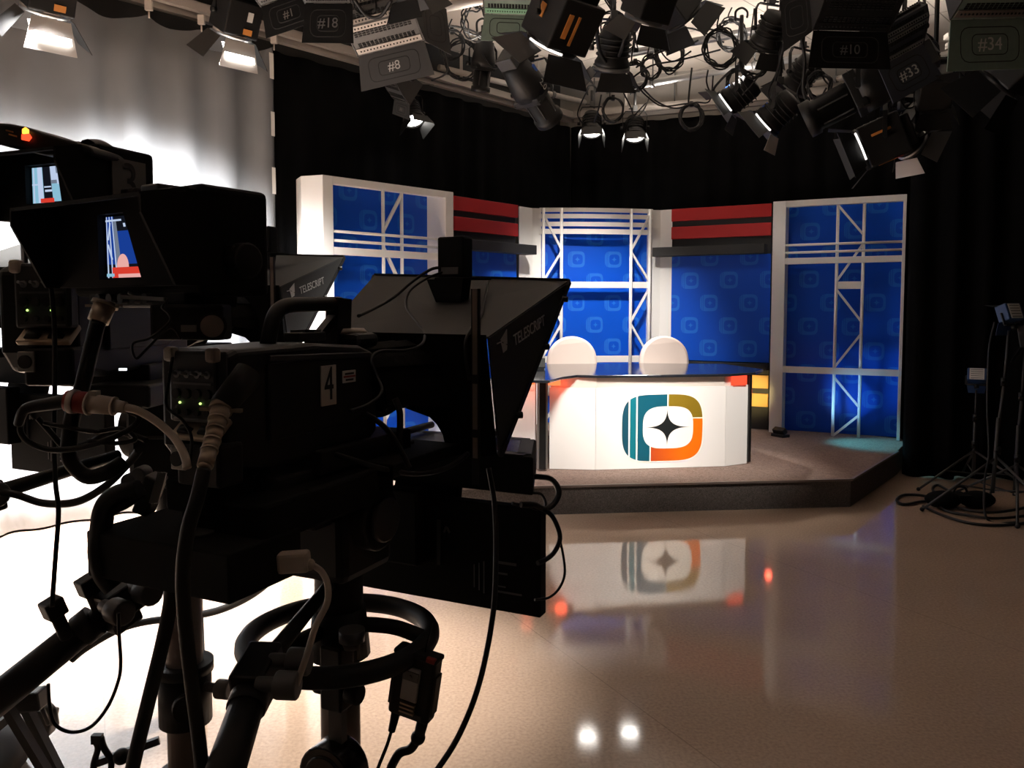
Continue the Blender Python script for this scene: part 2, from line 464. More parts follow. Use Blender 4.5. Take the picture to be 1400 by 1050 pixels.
MB().tube([a + Vector((0, 0, ZR - .12)), a + Vector((0, 0, ZR - .35)), a + Vector((0, 0, ZR - .62))], .004, n=6).ball(a + Vector((0, 0, ZR - .65)), .018).build('draw_cord', 'black', cyc)

K1 = CE + E1 * 4.05                    # back corner of the drape track
K1 = Vector((.72, 9.85, 0)); K2 = Vector((4.3, 8.40, 0)); K3 = Vector((3.59, 7.2, 0)); K4 = Vector((4.75, 5.0, 0))
drape('black_drape', [(-2.08, 6.92), tuple(K1[:2])], .02, ZR - .05, .05, .3, 'drape',
      'black drape along the side track behind the left set tower', 'curtain', seed=2)
drape('black_drape', [tuple(K1[:2]), tuple(K2[:2])], .02, ZR - .05, .05, .3, 'drape',
      'black drape closing the back of the studio behind the news set', 'curtain', seed=3)
drape('black_drape', [tuple(K3[:2]), (3.80, 7.06), (4.8, 6.95), (5.2, 5.2)], .015, ZR - .05, .07, .28, 'drape',
      'black masking drape hanging to the floor behind the light stands', 'curtain', seed=4)
def rail(a, b, label, z=ZR):
    t = thing('curtain_track', label, 'curtain track', a + Vector((0, 0, z)))
    d = b - a; nrm = Vector((d.y, -d.x, 0)).normalized()
    for k, (o, w, h, m) in enumerate(((0, .06, .05, 'rail'), (.07, .05, .06, 'rail'), (-.02, .10, .04, 'rail'))):
        MB().beam(nrm * o + Vector((0, 0, .045 * k)), d + nrm * o + Vector((0, 0, .045 * k)), w, h).build('track_channel', m, t)
    n = max(2, int(d.length / 1.2))
    for i in range(n):
        q = d * ((i + .5) / n); MB().beam(q + Vector((0, 0, .1)), q + Vector((0, 0, ZC - z)), .03, .03, (1, 0, 0)).build('hanger', 'rail', t)
rail(cs(0), K1 + E1 * .02, 'long metal curtain track carrying the pale cyclorama', ZR + .03)
rail(K1 + Vector((.05, -.02, 0)), K2, 'metal curtain track above the black back drape', ZR + .03)
rail(Vector((3.80, 7.06, 0)), Vector((4.8, 6.95, 0)), 'curtain track above the masking drape by the light stands', ZR + .03)

# ------------------------------------------------------------------ stage platform
ZP = .22
p0, p1, p2 = Vector((-1.6, 5.64, 0)), Vector((2.63, 6.06, 0)), Vector((3.57, 7.25, 0))
plat = [p0, p1, p2, Vector((3.88, 7.72, 0)), Vector((3.95, 7.95, 0)), Vector((2.95, 8.85, 0)), Vector((1.85, 9.33, 0)), Vector((.07, 9.0, 0)), Vector((-.86, 7.90, 0)), Vector((-1.84, 6.94, 0)), Vector((-1.88, 6.6, 0))]
st = thing('stage_platform', 'low carpeted stage platform with dark speckled sides under the news desk', 'platform', (0, 0, 0))
MB().prism([(q.x, q.y) for q in plat], .0, ZP - .012).build('riser', 'carpetside', st)
MB().prism([(q.x, q.y) for q in plat], ZP - .012, ZP).build('carpet_top', 'carpet', st)
MB().beam(p0 + Vector((0, -.006, ZP - .006)), p1 + Vector((0, -.006, ZP - .006)), .02, .016).beam(p1 + Vector((.006, -.004, ZP - .006)), p2 + Vector((.006, -.004, ZP - .006)), .02, .016).build('edge_strip', 'tan', st)

# ------------------------------------------------------------------ set walls
ZT = 2.65
def V2(x, y, z=0): return Vector((x, y, z))
def setframe(a, b):   # origin a on the platform, x toward b, y into the wall
    x = (b - a).normalized(); y = Vector((-x.y, x.x, 0))
    return (b - a).length, math.atan2(x.y, x.x)
def tower(name, label, a, b, kind):
    L, ang = setframe(a, b)
    t = thing(name, label, 'set wall', Vector((a.x, a.y, ZP + .002)), ang)
    H = ZT - ZP
    z = lambda v: v - ZP
    if kind == 'left':
        dep, c0, c1 = .30, 0.0, .11
        # left column: bent white pylon, right column plain
        MB().prism([(-.09, .195), (.0, .0), (.10, .0), (.10, dep), (-.03, .38)], 0, H).build('column', 'white', t, .004)
        MB().prism([(L - .10, 0), (L, 0), (L, dep), (L - .10, dep)], 0, H).build('column', 'white', t, .004)
        x0, x1 = .10, L - .10; v1, v2 = .63, .835
    else:
        dep = .26
        MB().prism([(-.13, .0), (.0, 0), (.0, dep), (-.13, dep)], 0, H).build('column', 'white', t, .004)
        MB().prism([(L, 0), (L + .03, 0), (L + .03, dep), (L, dep)], 0, H).build('column', 'white', t, .004)
        x0, x1 = .0, L; v1, v2 = .50, .745
    o = MB().box(((x0 + x1) / 2, dep - .01, H / 2), (x1 - x0, .02, H)).build('blue_panel', 'blue', t)
    MB().box(((x0 + x1) / 2, .035, z(2.618)), (x1 - x0, .07, .064)).build('top_beam', 'white', t, .003)
    for zz, h in ((2.192, .022), (2.114, .024)):
        MB().cyl((x0, .02, z(zz)), (x1, .02, z(zz)), .013, n=12).build('rail', 'white2', t)
    MB().box(((x0 + x1) / 2, .02, z(2.026)), (x1 - x0, .035, .064)).build('crossbeam', 'white', t, .003)
    MB().box(((x0 + x1) / 2, .02, z(.894)), (x1 - x0, .035, .066)).build('crossbeam', 'white', t, .003)
    for x in (v1, v2): MB().cyl((x, .03, 0), (x, .03, H - .02), .016, n=14).build('upright', 'white2', t)
    segs = [(2.58, 2.27), (2.19, 1.81), (1.73, 1.40), (1.28, .93), (.83, .53), (.45, .22)] if kind == 'right' else [(2.57, 2.23), (2.08, 1.72), (1.66, 1.30), (1.25, .93), (.83, .53), (.45, .22)]
    up = kind == 'left'
    for k, (za, zb) in enumerate(segs):
        xa, xb = (v1, v2) if (k % 2 == 0) ^ up else (v2, v1)
        MB().beam((xa, .03, z(za)), (xb, .03, z(zb)), .022, .03, (0, 1, 0)).build('brace', 'white2', t)
    if kind == 'right': MB().box(((v1 + v2) / 2, .03, z(1.77)), (v2 - v1 - .03, .03, .075)).build('rung', 'white', t, .003)
    return t
lt_a, lt_b = V2(-1.578, 6.657), V2(-.562, 7.666)
rt_a, rt_b = V2(2.85, 8.29), V2(3.83, 7.805)
tower('set_tower', 'white framed set tower with blue emblem panel, standing beside the pale cyclorama', lt_a, lt_b, 'left')
tower('set_tower', 'white framed set tower with blue emblem panel, standing beside the black masking drape', rt_a, rt_b, 'right')

# centre tower
ca, cb_ = V2(.327, 8.90), V2(1.575, 9.04)
L, ang = setframe(ca, cb_)
t = thing('set_tower', 'white pipe truss tower with blue emblem panel behind the two desk chairs', 'set wall', Vector((ca.x, ca.y, ZP + .002)), ang)
H = ZT - ZP; z = lambda v: v - ZP
MB().prism([(-.10, 0), (0, 0), (0, .17), (-.29, .13), (-.27, -.155)], 0, H).build('column', 'white', t, .004)
MB().prism([(L, .17), (L, .02), (L + .12, .02), (L + .235, -.06), (L + .215, .02), (L + .06, .17)], 0, H).build('column', 'white', t, .004)
MB().box((L / 2, .16, H / 2), (L, .02, H)).build('blue_panel', 'blue', t)
def bow(x): return -.05 * (1 - ((x - L / 2) / (L / 2)) ** 2)
for zz, h in ((2.632, .045), (2.563, .048), (2.475, .048), (2.393, .056)):
    mb = MB(); n = 8
    for i in range(n):
        xa, xb = -.02 + (L + .04) * i / n, -.02 + (L + .04) * (i + 1) / n
        mb.beam((xa, bow(xa), z(zz)), (xb, bow(xb), z(zz)), .03, h)
    mb.build('crossbeam', 'white2', t)
for zz, h in ((1.799, .07), (.958, .075)):
    MB().box((L / 2, .0, z(zz)), (L, .03, h)).build('crossbeam', 'white', t, .003)
pv = [.02, .225, L - .235, L - .02]
for x in pv: MB().cyl((x, -.03, 0), (x, -.03, H), .018, n=14).build('upright', 'white2', t)
for xa, xb, fl in ((pv[0], pv[1], 0), (pv[2], pv[3], 1)):
    zs = [2.60, 2.16, 1.80, 1.78, 1.36, .98, .96, .58, .22]
    for k, (za, zb) in enumerate(((2.58, 2.19), (2.17, 1.84), (1.76, 1.38), (1.36, 1.0), (.92, .56), (.54, .23))):
        a_, b_ = (xa, xb) if (k % 2 == 0) ^ bool(fl) else (xb, xa)
        MB().beam((a_, -.03, z(za)), (b_, -.03, z(zb)), .024, .03, (0, 1, 0)).build('brace', 'white2', t)

def wing(label, a, b, ledge):
    L, ang = setframe(a, b)
    t = thing('stage_flat', label, 'set wall', Vector((a.x, a.y, ZP + .002)), ang); z = lambda v: v - ZP
    MB().box((L / 2, .06, (ZT - ZP) / 2), (L, .04, ZT - ZP)).build('backing', 'shelf', t)
    for zz in (2.581, 2.381): MB().box((L / 2, .02, z(zz)), (L, .045, .137)).build('red_stripe', 'red', t, .003)
    MB().box((L / 2, .032, z(1.535)), (L, .02, 1.17)).build('blue_panel', 'blue', t)
    MB().box((L / 2 + ledge[1], -.095, z(2.165)), (L + ledge[0], .16, .10)).build('ledge', 'shelf', t, .004)
    MB().box((L / 2, -.02, z(.905)), (L, .12, .07)).build('lower_ledge', 'shelf', t, .004)
    for zz in (.741, .541): MB().box((L / 2, .02, z(zz)), (L, .045, .142)).build('amber_stripe', 'amber', t, .003)
    return t
wing('set wall with red stripes and blue emblem panel, half hidden behind the teleprompter', V2(-.573, 7.90), V2(.065, 8.63), (.10, .06))
wing('set wall with red stripes over a blue emblem panel, behind the end of the desk', V2(1.80, 8.99), V2(2.76, 8.48), (.13, -.10))

# ------------------------------------------------------------------ desk
t = thing('news_desk', 'curved white news desk with colourful screen emblem and black top', 'desk', (1.0, 6.9, ZP))
def dl(x, y, z): return Vector((x - 1.0, y - 6.9, z - ZP))
ZD = 1.0
fp = [(.20, 6.43), (.305, 6.425), (.681, 6.382), (1.778, 6.531), (1.998, 6.654)]
pl_ = fp[1:]
def strip(name, pts, z0, z1, th, mat, bev=.0):
    mb = MB()
    for (xa, ya), (xb, yb) in zip(pts, pts[1:]):
        d = Vector((xb - xa, yb - ya, 0)).normalized(); n = Vector((-d.y, d.x, 0)) * th
        A, B = Vector((xa, ya, 0)), Vector((xb, yb, 0))
        mb.hexa([dl(*(q + Vector((0, 0, zz)))) for zz in (z0, z1) for q in (A, B, B + n, A + n)])
    return mb.build(name, mat, t, bev)
for i, seg in enumerate(((0, 1), (1, 2), (2, 3))):
    a_, b_ = Vector(pl_[seg[0]]), Vector(pl_[seg[1]]); d = (b_ - a_).normalized() * .0015
    strip('front_panel', [tuple(a_ + d), tuple(b_ - d)], ZP + .004, .895, .02, 'white2')
strip('front_panel', [(-.55, 6.86), (.19, 6.44)], ZP + .004, .86, .02, 'white2')
strip('metal_band', [(.32, 6.45), (.69, 6.41), (1.77, 6.555), (1.97, 6.665)], .89, ZD - .02, .02, 'mirror')
strip('metal_band', [(-.55, 6.89), (.19, 6.47)], .86, ZD - .02, .02, 'white')
MB().box(dl(.247, 6.36, (ZP + ZD) / 2), (.055, .05, ZD - ZP - .03)).build('post', 'gloss', t, .003)
for dx in (-.036, .036): MB().box(dl(.247 + dx, 6.37, (ZP + ZD) / 2), (.014, .03, ZD - ZP - .03)).build('post_edge', 'steel', t)
MB().box(dl(2.01, 6.665, (ZP + ZD) / 2), (.03, .04, ZD - ZP - .03), Matrix.Rotation(R(30), 4, 'Z')).build('post', 'gloss', t, .003)
top = [(-.62, 6.45), (.10, 5.95), (.284, 5.93), (.40, 6.22), (.529, 6.40), (.69, 6.36), (1.22, 6.42), (1.80, 6.50), (2.06, 6.66), (2.235, 7.0), (2.05, 7.66), (1.3, 7.76), (.25, 7.62), (-.35, 7.35)]
MB().prism([tuple(dl(x, y, 0)[:2]) for x, y in top], ZD - .022 - ZP, ZD - ZP).build('desk_top', 'desktop', t, .005)
for (x0, y0), (x1, y1) in (((2.0, 6.7), (2.0, 7.55)), ((-.5, 6.9), (-.3, 7.3))):
    strip('end_panel', [(x0, y0), (x1, y1)], ZP + .004, ZD - .022, .02, 'white')
# emblem on the centre panel
ea, eb = Vector((.681, 6.382, 0)), Vector((1.778, 6.531, 0)); ed = (eb - ea).normalized(); en = Vector((ed.y, -ed.x, 0))
ec = P(906, 585, 6.45); k = (Vector((ec.x, ec.y, 0)) - ea).dot(ed); eo = ea + ed * k
em = bpy.data.objects.new('emblem', None)
mb = MB(); n = 72; ring = []
for i in range(n):
    th = 2 * math.pi * i / n; c_, s_ = math.cos(th), math.sin(th)
    ring.append((.343 * 1.03 * (abs(c_) ** (2 / 4.2)) * (1 if c_ > 0 else -1), .276 * 1.03 * (abs(s_) ** (2 / 3.4)) * (1 if s_ > 0 else -1)))
mb.prism(ring, 0, .003, Matrix(((1, 0, 0, 0), (0, 0, -1, 0), (0, 1, 0, 0), (0, 0, 0, 1))))
emb = mb.build('emblem', 'emblem', t); emb.location = dl(eo.x + en.x * .0005, eo.y + en.y * .0005, ec.z); emb.rotation_euler = (0, 0, math.atan2(ed.y, ed.x))
# red accent lamps tucked under the top
for c_, sz, m, rz in (((1.905, 6.60), (.15, .03, .085), 'gel', 27), ((.345, 6.40), (.10, .02, .05), 'gelo', -6), ((.13, 6.43), (.12, .02, .04), 'gelo', -29)):
    MB().box(dl(c_[0], c_[1], .94), sz, Matrix.Rotation(R(rz), 4, 'Z')).build('accent_lamp', m, t, .004)

def chair(label, x, y, rz):
    t = thing('desk_chair', label, 'chair', (x, y, ZP), rz, )
    # backrest: rounded arch panel, curved, thick
    prof = [(-.20, .0), (-.205, .25), (-.20, .38), (-.178, .47), (-.132, .54), (-.07, .583), (0, .597), (.07, .583), (.132, .54), (.178, .47), (.20, .38), (.205, .25), (.20, .0)]
    mb = MB(); sm = smoothpath([Vector((a, 0, b)) for a, b in prof], 4)
    lay = []
    for off, sc_ in ((-.045, .88), (-.03, .98), (0, 1.0), (.03, .98), (.045, .88)):
        lay.append([mb.bm.verts.new(Vector((q.x * sc_ * 1.26, off + .45 * q.x ** 2 * -1 + .0, -.03 + .47 + (q.z - .3) * (sc_ * .5 + .5) + .3))) for q in sm])
    n = len(sm)
    for A, B in zip(lay, lay[1:]):
        for i in range(n): mb._f([A[i], A[(i + 1) % n], B[(i + 1) % n], B[i]], True)
    mb._f(lay[0][::-1]); mb._f(lay[-1])
    mb.build('backrest', 'chair', t)
    MB().box((0, -.24, .46), (.46, .46, .10)).build('seat', 'chair', t, .035, segs=4)
    for s_ in (-1, 1):
        MB().tube([(s_ * .22, 0, .50), (s_ * .26, -.02, .60), (s_ * .26, -.2, .66), (s_ * .26, -.36, .64)], .018).build('armrest', 'black', t)
    MB().cyl((0, -.22, .08), (0, -.22, .41), .03).build('gas_post', 'steel', t)
    for k in range(5):
        a = 2 * math.pi * k / 5
        MB().beam((0, -.22, .09), (.27 * math.cos(a), -.22 + .27 * math.sin(a), .06), .05, .03).ball((.27 * math.cos(a), -.22 + .27 * math.sin(a), .027), .027).build('base_leg', 'black', t)
    return t
chair('pale leather desk chair nearer the black post end of the news desk', .60, 7.95, R(6))
chair('pale leather desk chair nearer the emblem end of the news desk', 1.545, 8.05, R(6))
t = thing('desk_monitor', 'small black monitor at the edge of the desk top next to a pale chair', 'monitor', P(737, 499, 6.95))
t.location = (.235, 7.0, ZD)
MB().box((0, 0, .005), (.10, .07, .01)).build('foot', 'black', t)
MB().box((0, 0, .055), (.12, .03, .085), Matrix.Rotation(R(-12), 4, 'X')).build('body', 'black', t, .004)

# uplighter fixtures at the foot of the right tower
def uplight(label, loc, hd):
    t = thing('floor_uplight', label, 'lamp', loc, (0, 0, -hd))
    MB().box((0, 0, .015), (.16, .10, .03)).build('base', 'black', t, .004)
    MB().box((0, -.01, .06), (.14, .06, .06), Matrix.Rotation(R(30), 4, 'X')).build('housing', 'black', t, .006)
    MB().box((0, .022, .075), (.11, .004, .035), Matrix.Rotation(R(30), 4, 'X')).build('lens', 'steel', t)
    return t
def spot(name, loc, target, power, angle, blend=.5, col=(1, .93, .85), size=.08):
    l = bpy.data.lights.new(name, 'SPOT'); l.energy = power; l.spot_size = R(angle); l.spot_blend = blend; l.color = col; l.shadow_soft_size = size
    o = bpy.data.objects.new(name, l); COL.objects.link(o); o.location = loc
    o.rotation_euler = (Vector(target) - Vector(loc)).to_track_quat('-Z', 'Y').to_euler(); return o
def area(name, loc, target, power, sx, sy, col=(1, .93, .85), spread=120):
    l = bpy.data.lights.new(name, 'AREA'); l.shape = 'RECTANGLE'; l.size = sx; l.size_y = sy; l.energy = power; l.color = col; l.spread = R(spread)
    o = bpy.data.objects.new(name, l); COL.objects.link(o); o.location = loc
    o.rotation_euler = (Vector(target) - Vector(loc)).to_track_quat('-Z', 'Y').to_euler(); return o
def point(name, loc, power, col, size=.03):
    l = bpy.data.lights.new(name, 'POINT'); l.energy = power; l.color = col; l.shadow_soft_size = size
    o = bpy.data.objects.new(name, l); COL.objects.link(o); o.location = loc; return o
uplight('small black uplight on the platform beside the white column of the right tower', (2.76, 8.06, ZP), R(60))

# ------------------------------------------------------------------ camera rigs
def rigframe(x, y, hd): return Matrix.Translation((x, y, 0)) @ Matrix.Rotation(-R(hd), 4, 'Z')
F4 = rigframe(-.394, 1.762, 24.8)
F3 = rigframe(-.83, 1.95, 2.0)
FB = rigframe(-1.225, 2.946, 15.0)
F2 = rigframe(-1.90, 2.46, 24.8)
def q4(px, py, ax, val): return PL(F4, px, py, ax, val)

def pedestal(Fr, hd, zh, label, ringz, pans, slim=False, wheel=True):
    """studio pedestal: column, steering ring, pan head and pan bars; zh = height of the camera plate"""
    t = thing('camera_pedestal', label, 'pedestal', Fr.to_translation(), -R(hd))
    if slim:
        MB().lathe([(.065, .0), (.065, .02), (.05, .03), (.045, .37)], n=28).build('base', 'black', t)
    else:
        MB().lathe([(.30, .05), (.30, .12), (.22, .17), (.10, .20)], n=28).build('base', 'black', t)
        for k in range(3):
            a = R(90 + 120 * k)
            MB().cyl((.26 * math.cos(a) - .03, .26 * math.sin(a), .05), (.26 * math.cos(a) + .03, .26 * math.sin(a), .05), .05, n=16).build('wheel', 'rubber', t)
        MB().cyl((0, 0, .19), (0, 0, .36), .065).cyl((0, 0, .35), (0, 0, .37), .07).build('outer_column', 'dgrey', t)
    MB().cyl((0, 0, .36), (0, 0, ringz - .02), .045).build('column', 'tan', t)
    MB().cyl((0, 0, ringz - .05), (0, 0, zh - .16), .055).build('inner_column', 'black', t)
    if wheel:
        r_ = MB().tube([(.205 * math.cos(2 * math.pi * k / 24), .205 * math.sin(2 * math.pi * k / 24), ringz) for k in range(24)], .023, n=12, closed=True, res=3)
        ring = r_.build('steering_ring', 'rubber', t)
        for k in range(3):
            a = R(20 + 120 * k)
            MB().tube([(.05 * math.cos(a), .05 * math.sin(a), ringz + .03), (.13 * math.cos(a), .13 * math.sin(a), ringz + .025), (.203 * math.cos(a), .203 * math.sin(a), ringz)], .018).build('spoke', 'rubber', ring)
        MB().cyl((0, 0, ringz - .04), (0, 0, ringz + .07), .07, .06).build('ring_hub', 'black', ring)
        MB().cyl((.09, -.075, ringz + .035), (.09, -.075, ringz + .06), .028, n=18).cyl((.09, -.075, ringz + .02), (.09, -.075, ringz + .036), .02).beam((.112, -.08, ringz + .05), (.112, -.08, ringz + .0), .006, .008).build('lock_knob', 'grey', t)
        MB().box((.055, -.082, ringz - .045), (.055, .05, .14)).cyl((.085, -.085, ringz - .075), (.118, -.085, ringz - .075), .022).cyl((.02, -.085, ringz - .075), (.0, -.085, ringz - .075), .018).build('brake_box', 'black', t, .005)
        MB().box((.055, -.082, ringz - .155), (.034, .02, .09)).build('brake_arm', 'grey', t)
        MB().cyl((.05, -.125, ringz - .255), (.05, -.055, ringz - .255), .068, n=26).cyl((.05, -.13, ringz - .255), (.05, -.122, ringz - .255), .05, n=26).build('brake_drum', 'gloss', t, .006)
    else:
        MB().cyl((0, 0, .50), (0, 0, .64), .064, n=28).cyl((0, 0, .63), (0, 0, .655), .07, n=28).cyl((.03, -.06, .57), (.04, -.075, .57), .034, n=20).build('collar', 'black', t)
        MB().cyl((.06, -.02, .60), (.10, -.03, .60), .012).cyl((.095, -.03, .60), (.13, -.035, .60), .024, n=14).build('collar_knob', 'grey', t, .004)
    # pan and tilt head
    MB().box((0, 0, zh - .20), (.17, .19, .16)).build('pan_head', 'black', t, .02)
    MB().cyl((-.12, 0, zh - .15), (.12, 0, zh - .15), .07, n=26).build('tilt_drum', 'black', t, .006)
    MB().cyl((.12, 0, zh - .15), (.135, 0, zh - .15), .05, n=26).build('tilt_cap', 'dgrey', t, .004)
    MB().box((0, 0, zh - .10), (.11, .30, .10)).build('head_cradle', 'black', t, .01)
    MB().box((0, -.03, zh - .035), (.14, .50, .05)).build('camera_plate', 'dgrey', t, .006)
    for i, p in enumerate(pans):
        a, b, c_ = [Vector(v) for v in p[:3]]
        bar = MB().cyl(a, b, .013, .017).cyl(b, c_, .020).build('pan_bar', 'black', t)
        MB().cyl(b.lerp(c_, .22), c_, .029, .032).cyl(b.lerp(c_, .20), b.lerp(c_, .30), .033).build('grip', 'rubber', bar)
        d = (c_ - a).normalized(); u = d.cross(Vector((0, 0, 1))).normalized(); w = u.cross(d)
        MB().box(b, (.062, .10, .062), axes((0, 0, 0), u, d)).box(b - w * .03 + d * .02, (.05, .06, .05), axes((0, 0, 0), u, d)).build('clamp', 'black', bar, .006)
        for dd in (-.01, .05):
            MB().cyl(b + d * dd + w * .02 - u * .02, b + d * dd + w * .02 - u * .06, .013).cyl(b + d * dd + w * .02 - u * .055, b + d * dd + w * .02 - u * .095, .024, n=14).build('clamp_knob', 'grey', bar, .004)
        if i == 0:
            e = b.lerp(c_, .16)
            for k in (0, .07):
                f = e + d * k
                MB().cyl(f, f + w * .055, .012).box(f + w * .07, (.034, .036, .036), axes((0, 0, 0), u, d)).build('thumb_switch', 'black', bar, .004)
    return t

def tvcamera(Fr, hd, dz, label, num, side_num):
    t = thing('television_camera', label, 'television camera', Fr.to_translation() + Vector((0, 0, 1.27 + dz)), -R(hd))
    z = lambda v: v - 1.27
    # body: stepped side outline extruded across
    prof = [(-.40, z(1.30)), (-.40, z(1.465)), (-.37, z(1.475)), (-.16, z(1.478)), (.0, z(1.466)), (.05, z(1.45)), (.06, z(1.40)), (.06, z(1.27)), (.02, z(1.245)), (-.30, z(1.245)), (-.37, z(1.26))]
    X = Matrix(((0, 0, 1, 0), (1, 0, 0, 0), (0, 1, 0, 0), (0, 0, 0, 1)))
    MB().prism(prof, -.09, .07, X).build('body', 'black', t, .012, segs=3)
    MB().prism([(-.30, z(1.30)), (-.30, z(1.445)), (-.06, z(1.45)), (.03, z(1.435)), (.03, z(1.33)), (-.05, z(1.30))], .068, .077, X).build('side_cover', 'black', t, .004)
    MB().beam((.078, -.30, z(1.455)), (.078, .02, z(1.445)), .006, .012).build('trim_rail', 'dgrey', t, .002)
    MB().box((.02, .0, z(1.235)), (.14, .34, .05)).build('shoe_plate', 'black', t, .004)
    # rear control panel
    rp = MB().box((.022, -.415, z(1.412)), (.112, .03, .125)).build('rear_panel', 'dgrey', t, .006)
    for x in (-.028, .07): MB().box((x, -.428, z(1.468)), (.022, .02, .026)).build('corner_pad', 'cream', rp, .006)
    for x in (-.012, .012, .036, .06):
        MB().cyl((x, -.43, z(1.40)), (x, -.436, z(1.40)), .009, n=14).build('button', 'ink', rp)
        MB().cyl((x, -.43, z(1.434)), (x, -.447, z(1.438)), .003, n=8).cyl((x, -.43, z(1.434)), (x, -.433, z(1.434)), .007, n=10).build('toggle_switch', 'alu', rp)
        MB().cyl((x, -.43, z(1.368)), (x, -.437, z(1.368)), .006, n=10).build('button', 'ink', rp)
    MB().box((.024, -.431, z(1.418)), (.09, .002, .004)).build('print_line', 'textgrey', rp)
    MB().box((.024, -.431, z(1.356)), (.09, .002, .003)).build('print_line', 'textgrey', rp)
    for x in (-.006, .042): MB().ball((x, -.4315, z(1.384)), .0022).build('indicator', 'led', rp)
    Xs = Matrix.Rotation(R(40), 4, 'X')
    sk = MB().box((.022, -.412, z(1.336)), (.108, .05, .012), Xs).build('socket_strip', 'brass', t, .003)
    for x in (-.002, .046): MB().cyl(Vector((x, -.418, z(1.335))), Vector((x, -.4255, z(1.3265))), .016, n=18).build('socket', 'ink', sk)
    MB().box((.03, -.40, z(1.275)), (.10, .06, .075)).build('lower_housing', 'black', t, .006)
    sx = MB().box((-.01, -.433, z(1.285)), (.034, .006, .04)).build('socket_plate', 'steel', t, .002)
    MB().cyl((-.01, -.434, z(1.285)), (-.01, -.441, z(1.285)), .013, n=18).build('socket', 'ink', sx)
    # carrying handle
    h = MB().tube([(-.01, -.205, z(1.475)), (-.01, -.185, z(1.53)), (-.01, -.15, z(1.552)), (-.01, -.06, z(1.556)), (-.01, .03, z(1.558))], .016, n=10).beam((-.01, .02, z(1.45)), (-.01, .028, z(1.57)), .034, .05, (0, 1, 0)).beam((-.01, -.06, z(1.475)), (-.01, .02, z(1.535)), .02, .02).build('handle', 'rubber', t)
    MB().box((-.01, -.09, z(1.487)), (.04, .09, .02)).build('handle_foot', 'dgrey', t, .003)
    for k in range(4): MB().box((-.01, -.115 + .018 * k, z(1.499)), (.034, .006, .006)).build('foot_rib', 'grey', t)
    # lens
    ln = MB().cyl((-.01, .05, z(1.36)), (-.01, .14, z(1.36)), .06).cyl((-.01, .14, z(1.36)), (-.01, .25, z(1.36)), .075, .07).build('lens', 'black', t)
    MB().box((.055, .13, z(1.35)), (.05, .12, .085)).build('lens_drive', 'black', t, .012)
    MB().cyl((-.01, .16, z(1.36)), (-.01, .175, z(1.36)), .079, n=30).build('focus_ring', 'rubber', ln)
    MB().box((.0, .05, z(1.475)), (.11, .09, .035)).build('lens_mount_cap', 'black', t, .014)
    MB().cyl((-.0, .05, z(1.490)), (.0, .05, z(1.502)), .046, .034, n=8).build('top_cap', 'cream', t)
    if side_num:
        n = MB().box((.0785, -.128, z(1.39)), (.003, .048, .082)).build('number_plate', 'plate', t)
        text(num, 'numeral', 'ink', n, axes((.0805, -.128, z(1.39)), (0, 1, 0), (0, 0, 1)), .098, .0008, .62)
        s = MB().box((.0785, -.058, z(1.403)), (.002, .046, .026)).build('sticker', 'chalk', t, .001)
        MB().box((.080, -.058, z(1.403)), (.001, .04, .004)).build('sticker_stripe', 'redplug', s)
        for k, wd in enumerate((.026, .030)): MB().box((.080, -.058, z(1.396 + .013 * k)), (.001, wd, .004)).build('sticker_print', 'ink', s)
    return t

def screenpic(t, x0, x1, z0, z1, y, kind, sh=0.0):
    """the live picture on a viewfinder: a flat screen of emissive patches"""
    mats = []
    def em(n, c, s): mats.append(emission('pic_' + n, c, s)); return len(mats) - 1
    B = em('blue', (.01, .05, .32), .9); D = em('dark', (.01, .012, .02), .6); W = em('white', (.5, .6, .8), 1.0); G_ = em('grey', (.20, .24, .32), .8)
    RD = em('red', (.75, .05, .03), .9); PK = em('pink', (.9, .45, .42), .9); CY_ = em('cyan', (.25, .5, .65), 1.0)
    mb = MB()
    def r(u0, v0, u1, v1, mi, dy=0, sl=0):
        mb.mi = mi
        def pt(u, v):
            x = x0 + (x1 - x0) * u * (1 + sh * (1 - v) * 0 ) - (x1 - x0) * sh * u * v
            return (x, y - dy, z0 + (z1 - z0) * v)
        mb.face([pt(u0, v0), pt(u1, v0), pt(u1 + sl, v1), pt(u0 + sl, v1)])
    e = .0003
    if kind == 4:
        r(0, 0, 1, 1, D); r(0, .22, .30, 1, B, e); r(.36, .22, .97, .76, B, e); r(.28, .2, .40, .92, G_, 2 * e)
        for u in (.02, .13, .24): r(u, .0, u + .035, 1, W, 3 * e)
        for v0, v1, s_ in ((.62, .9, .1), (.3, .55, -.1)): r(.14 if s_ < 0 else .05, v0, .19 if s_ < 0 else .1, v1, W, 4 * e, s_)
        r(.0, .92, .62, .95, W, 4 * e); r(.66, .82, .74, .88, W, 4 * e)
        r(.15, 0, 1, .17, RD, 4 * e); r(.3, .0, .95, .06, PK, 5 * e); r(.0, .02, .2, .07, CY_, 5 * e)
        mb.mi = PK; cx, cz, rr = x0 + (x1 - x0) * .42, z0 + (z1 - z0) * .17, (x1 - x0) * .15
        mb.face([(cx + rr * math.cos(a), y - 6 * e, cz + rr * 1.3 * math.sin(a)) for a in [math.pi * k / 12 for k in range(13)]])
    else:
        r(0, 0, 1, 1, D); r(.0, .0, .35, 1, CY_, e); r(.18, 0, .34, 1, W, 2 * e); r(.04, .0, .08, 1, W, 3 * e); r(.6, .3, 1, 1, G_, e); r(.62, .62, .8, 1, W, 2 * e)
        r(.62, .02, .98, .52, CY_, 2 * e); r(.4, .30, .62, .36, W, 3 * e); r(.38, .42, .6, .46, W, 3 * e); r(.25, 0, .66, .12, RD, 4 * e); r(.8, .5, 1, .8, W, 3 * e)
        r(.0, .5, .25, .54, W, 3 * e)
    return mb.build('screen_picture', mats, t)

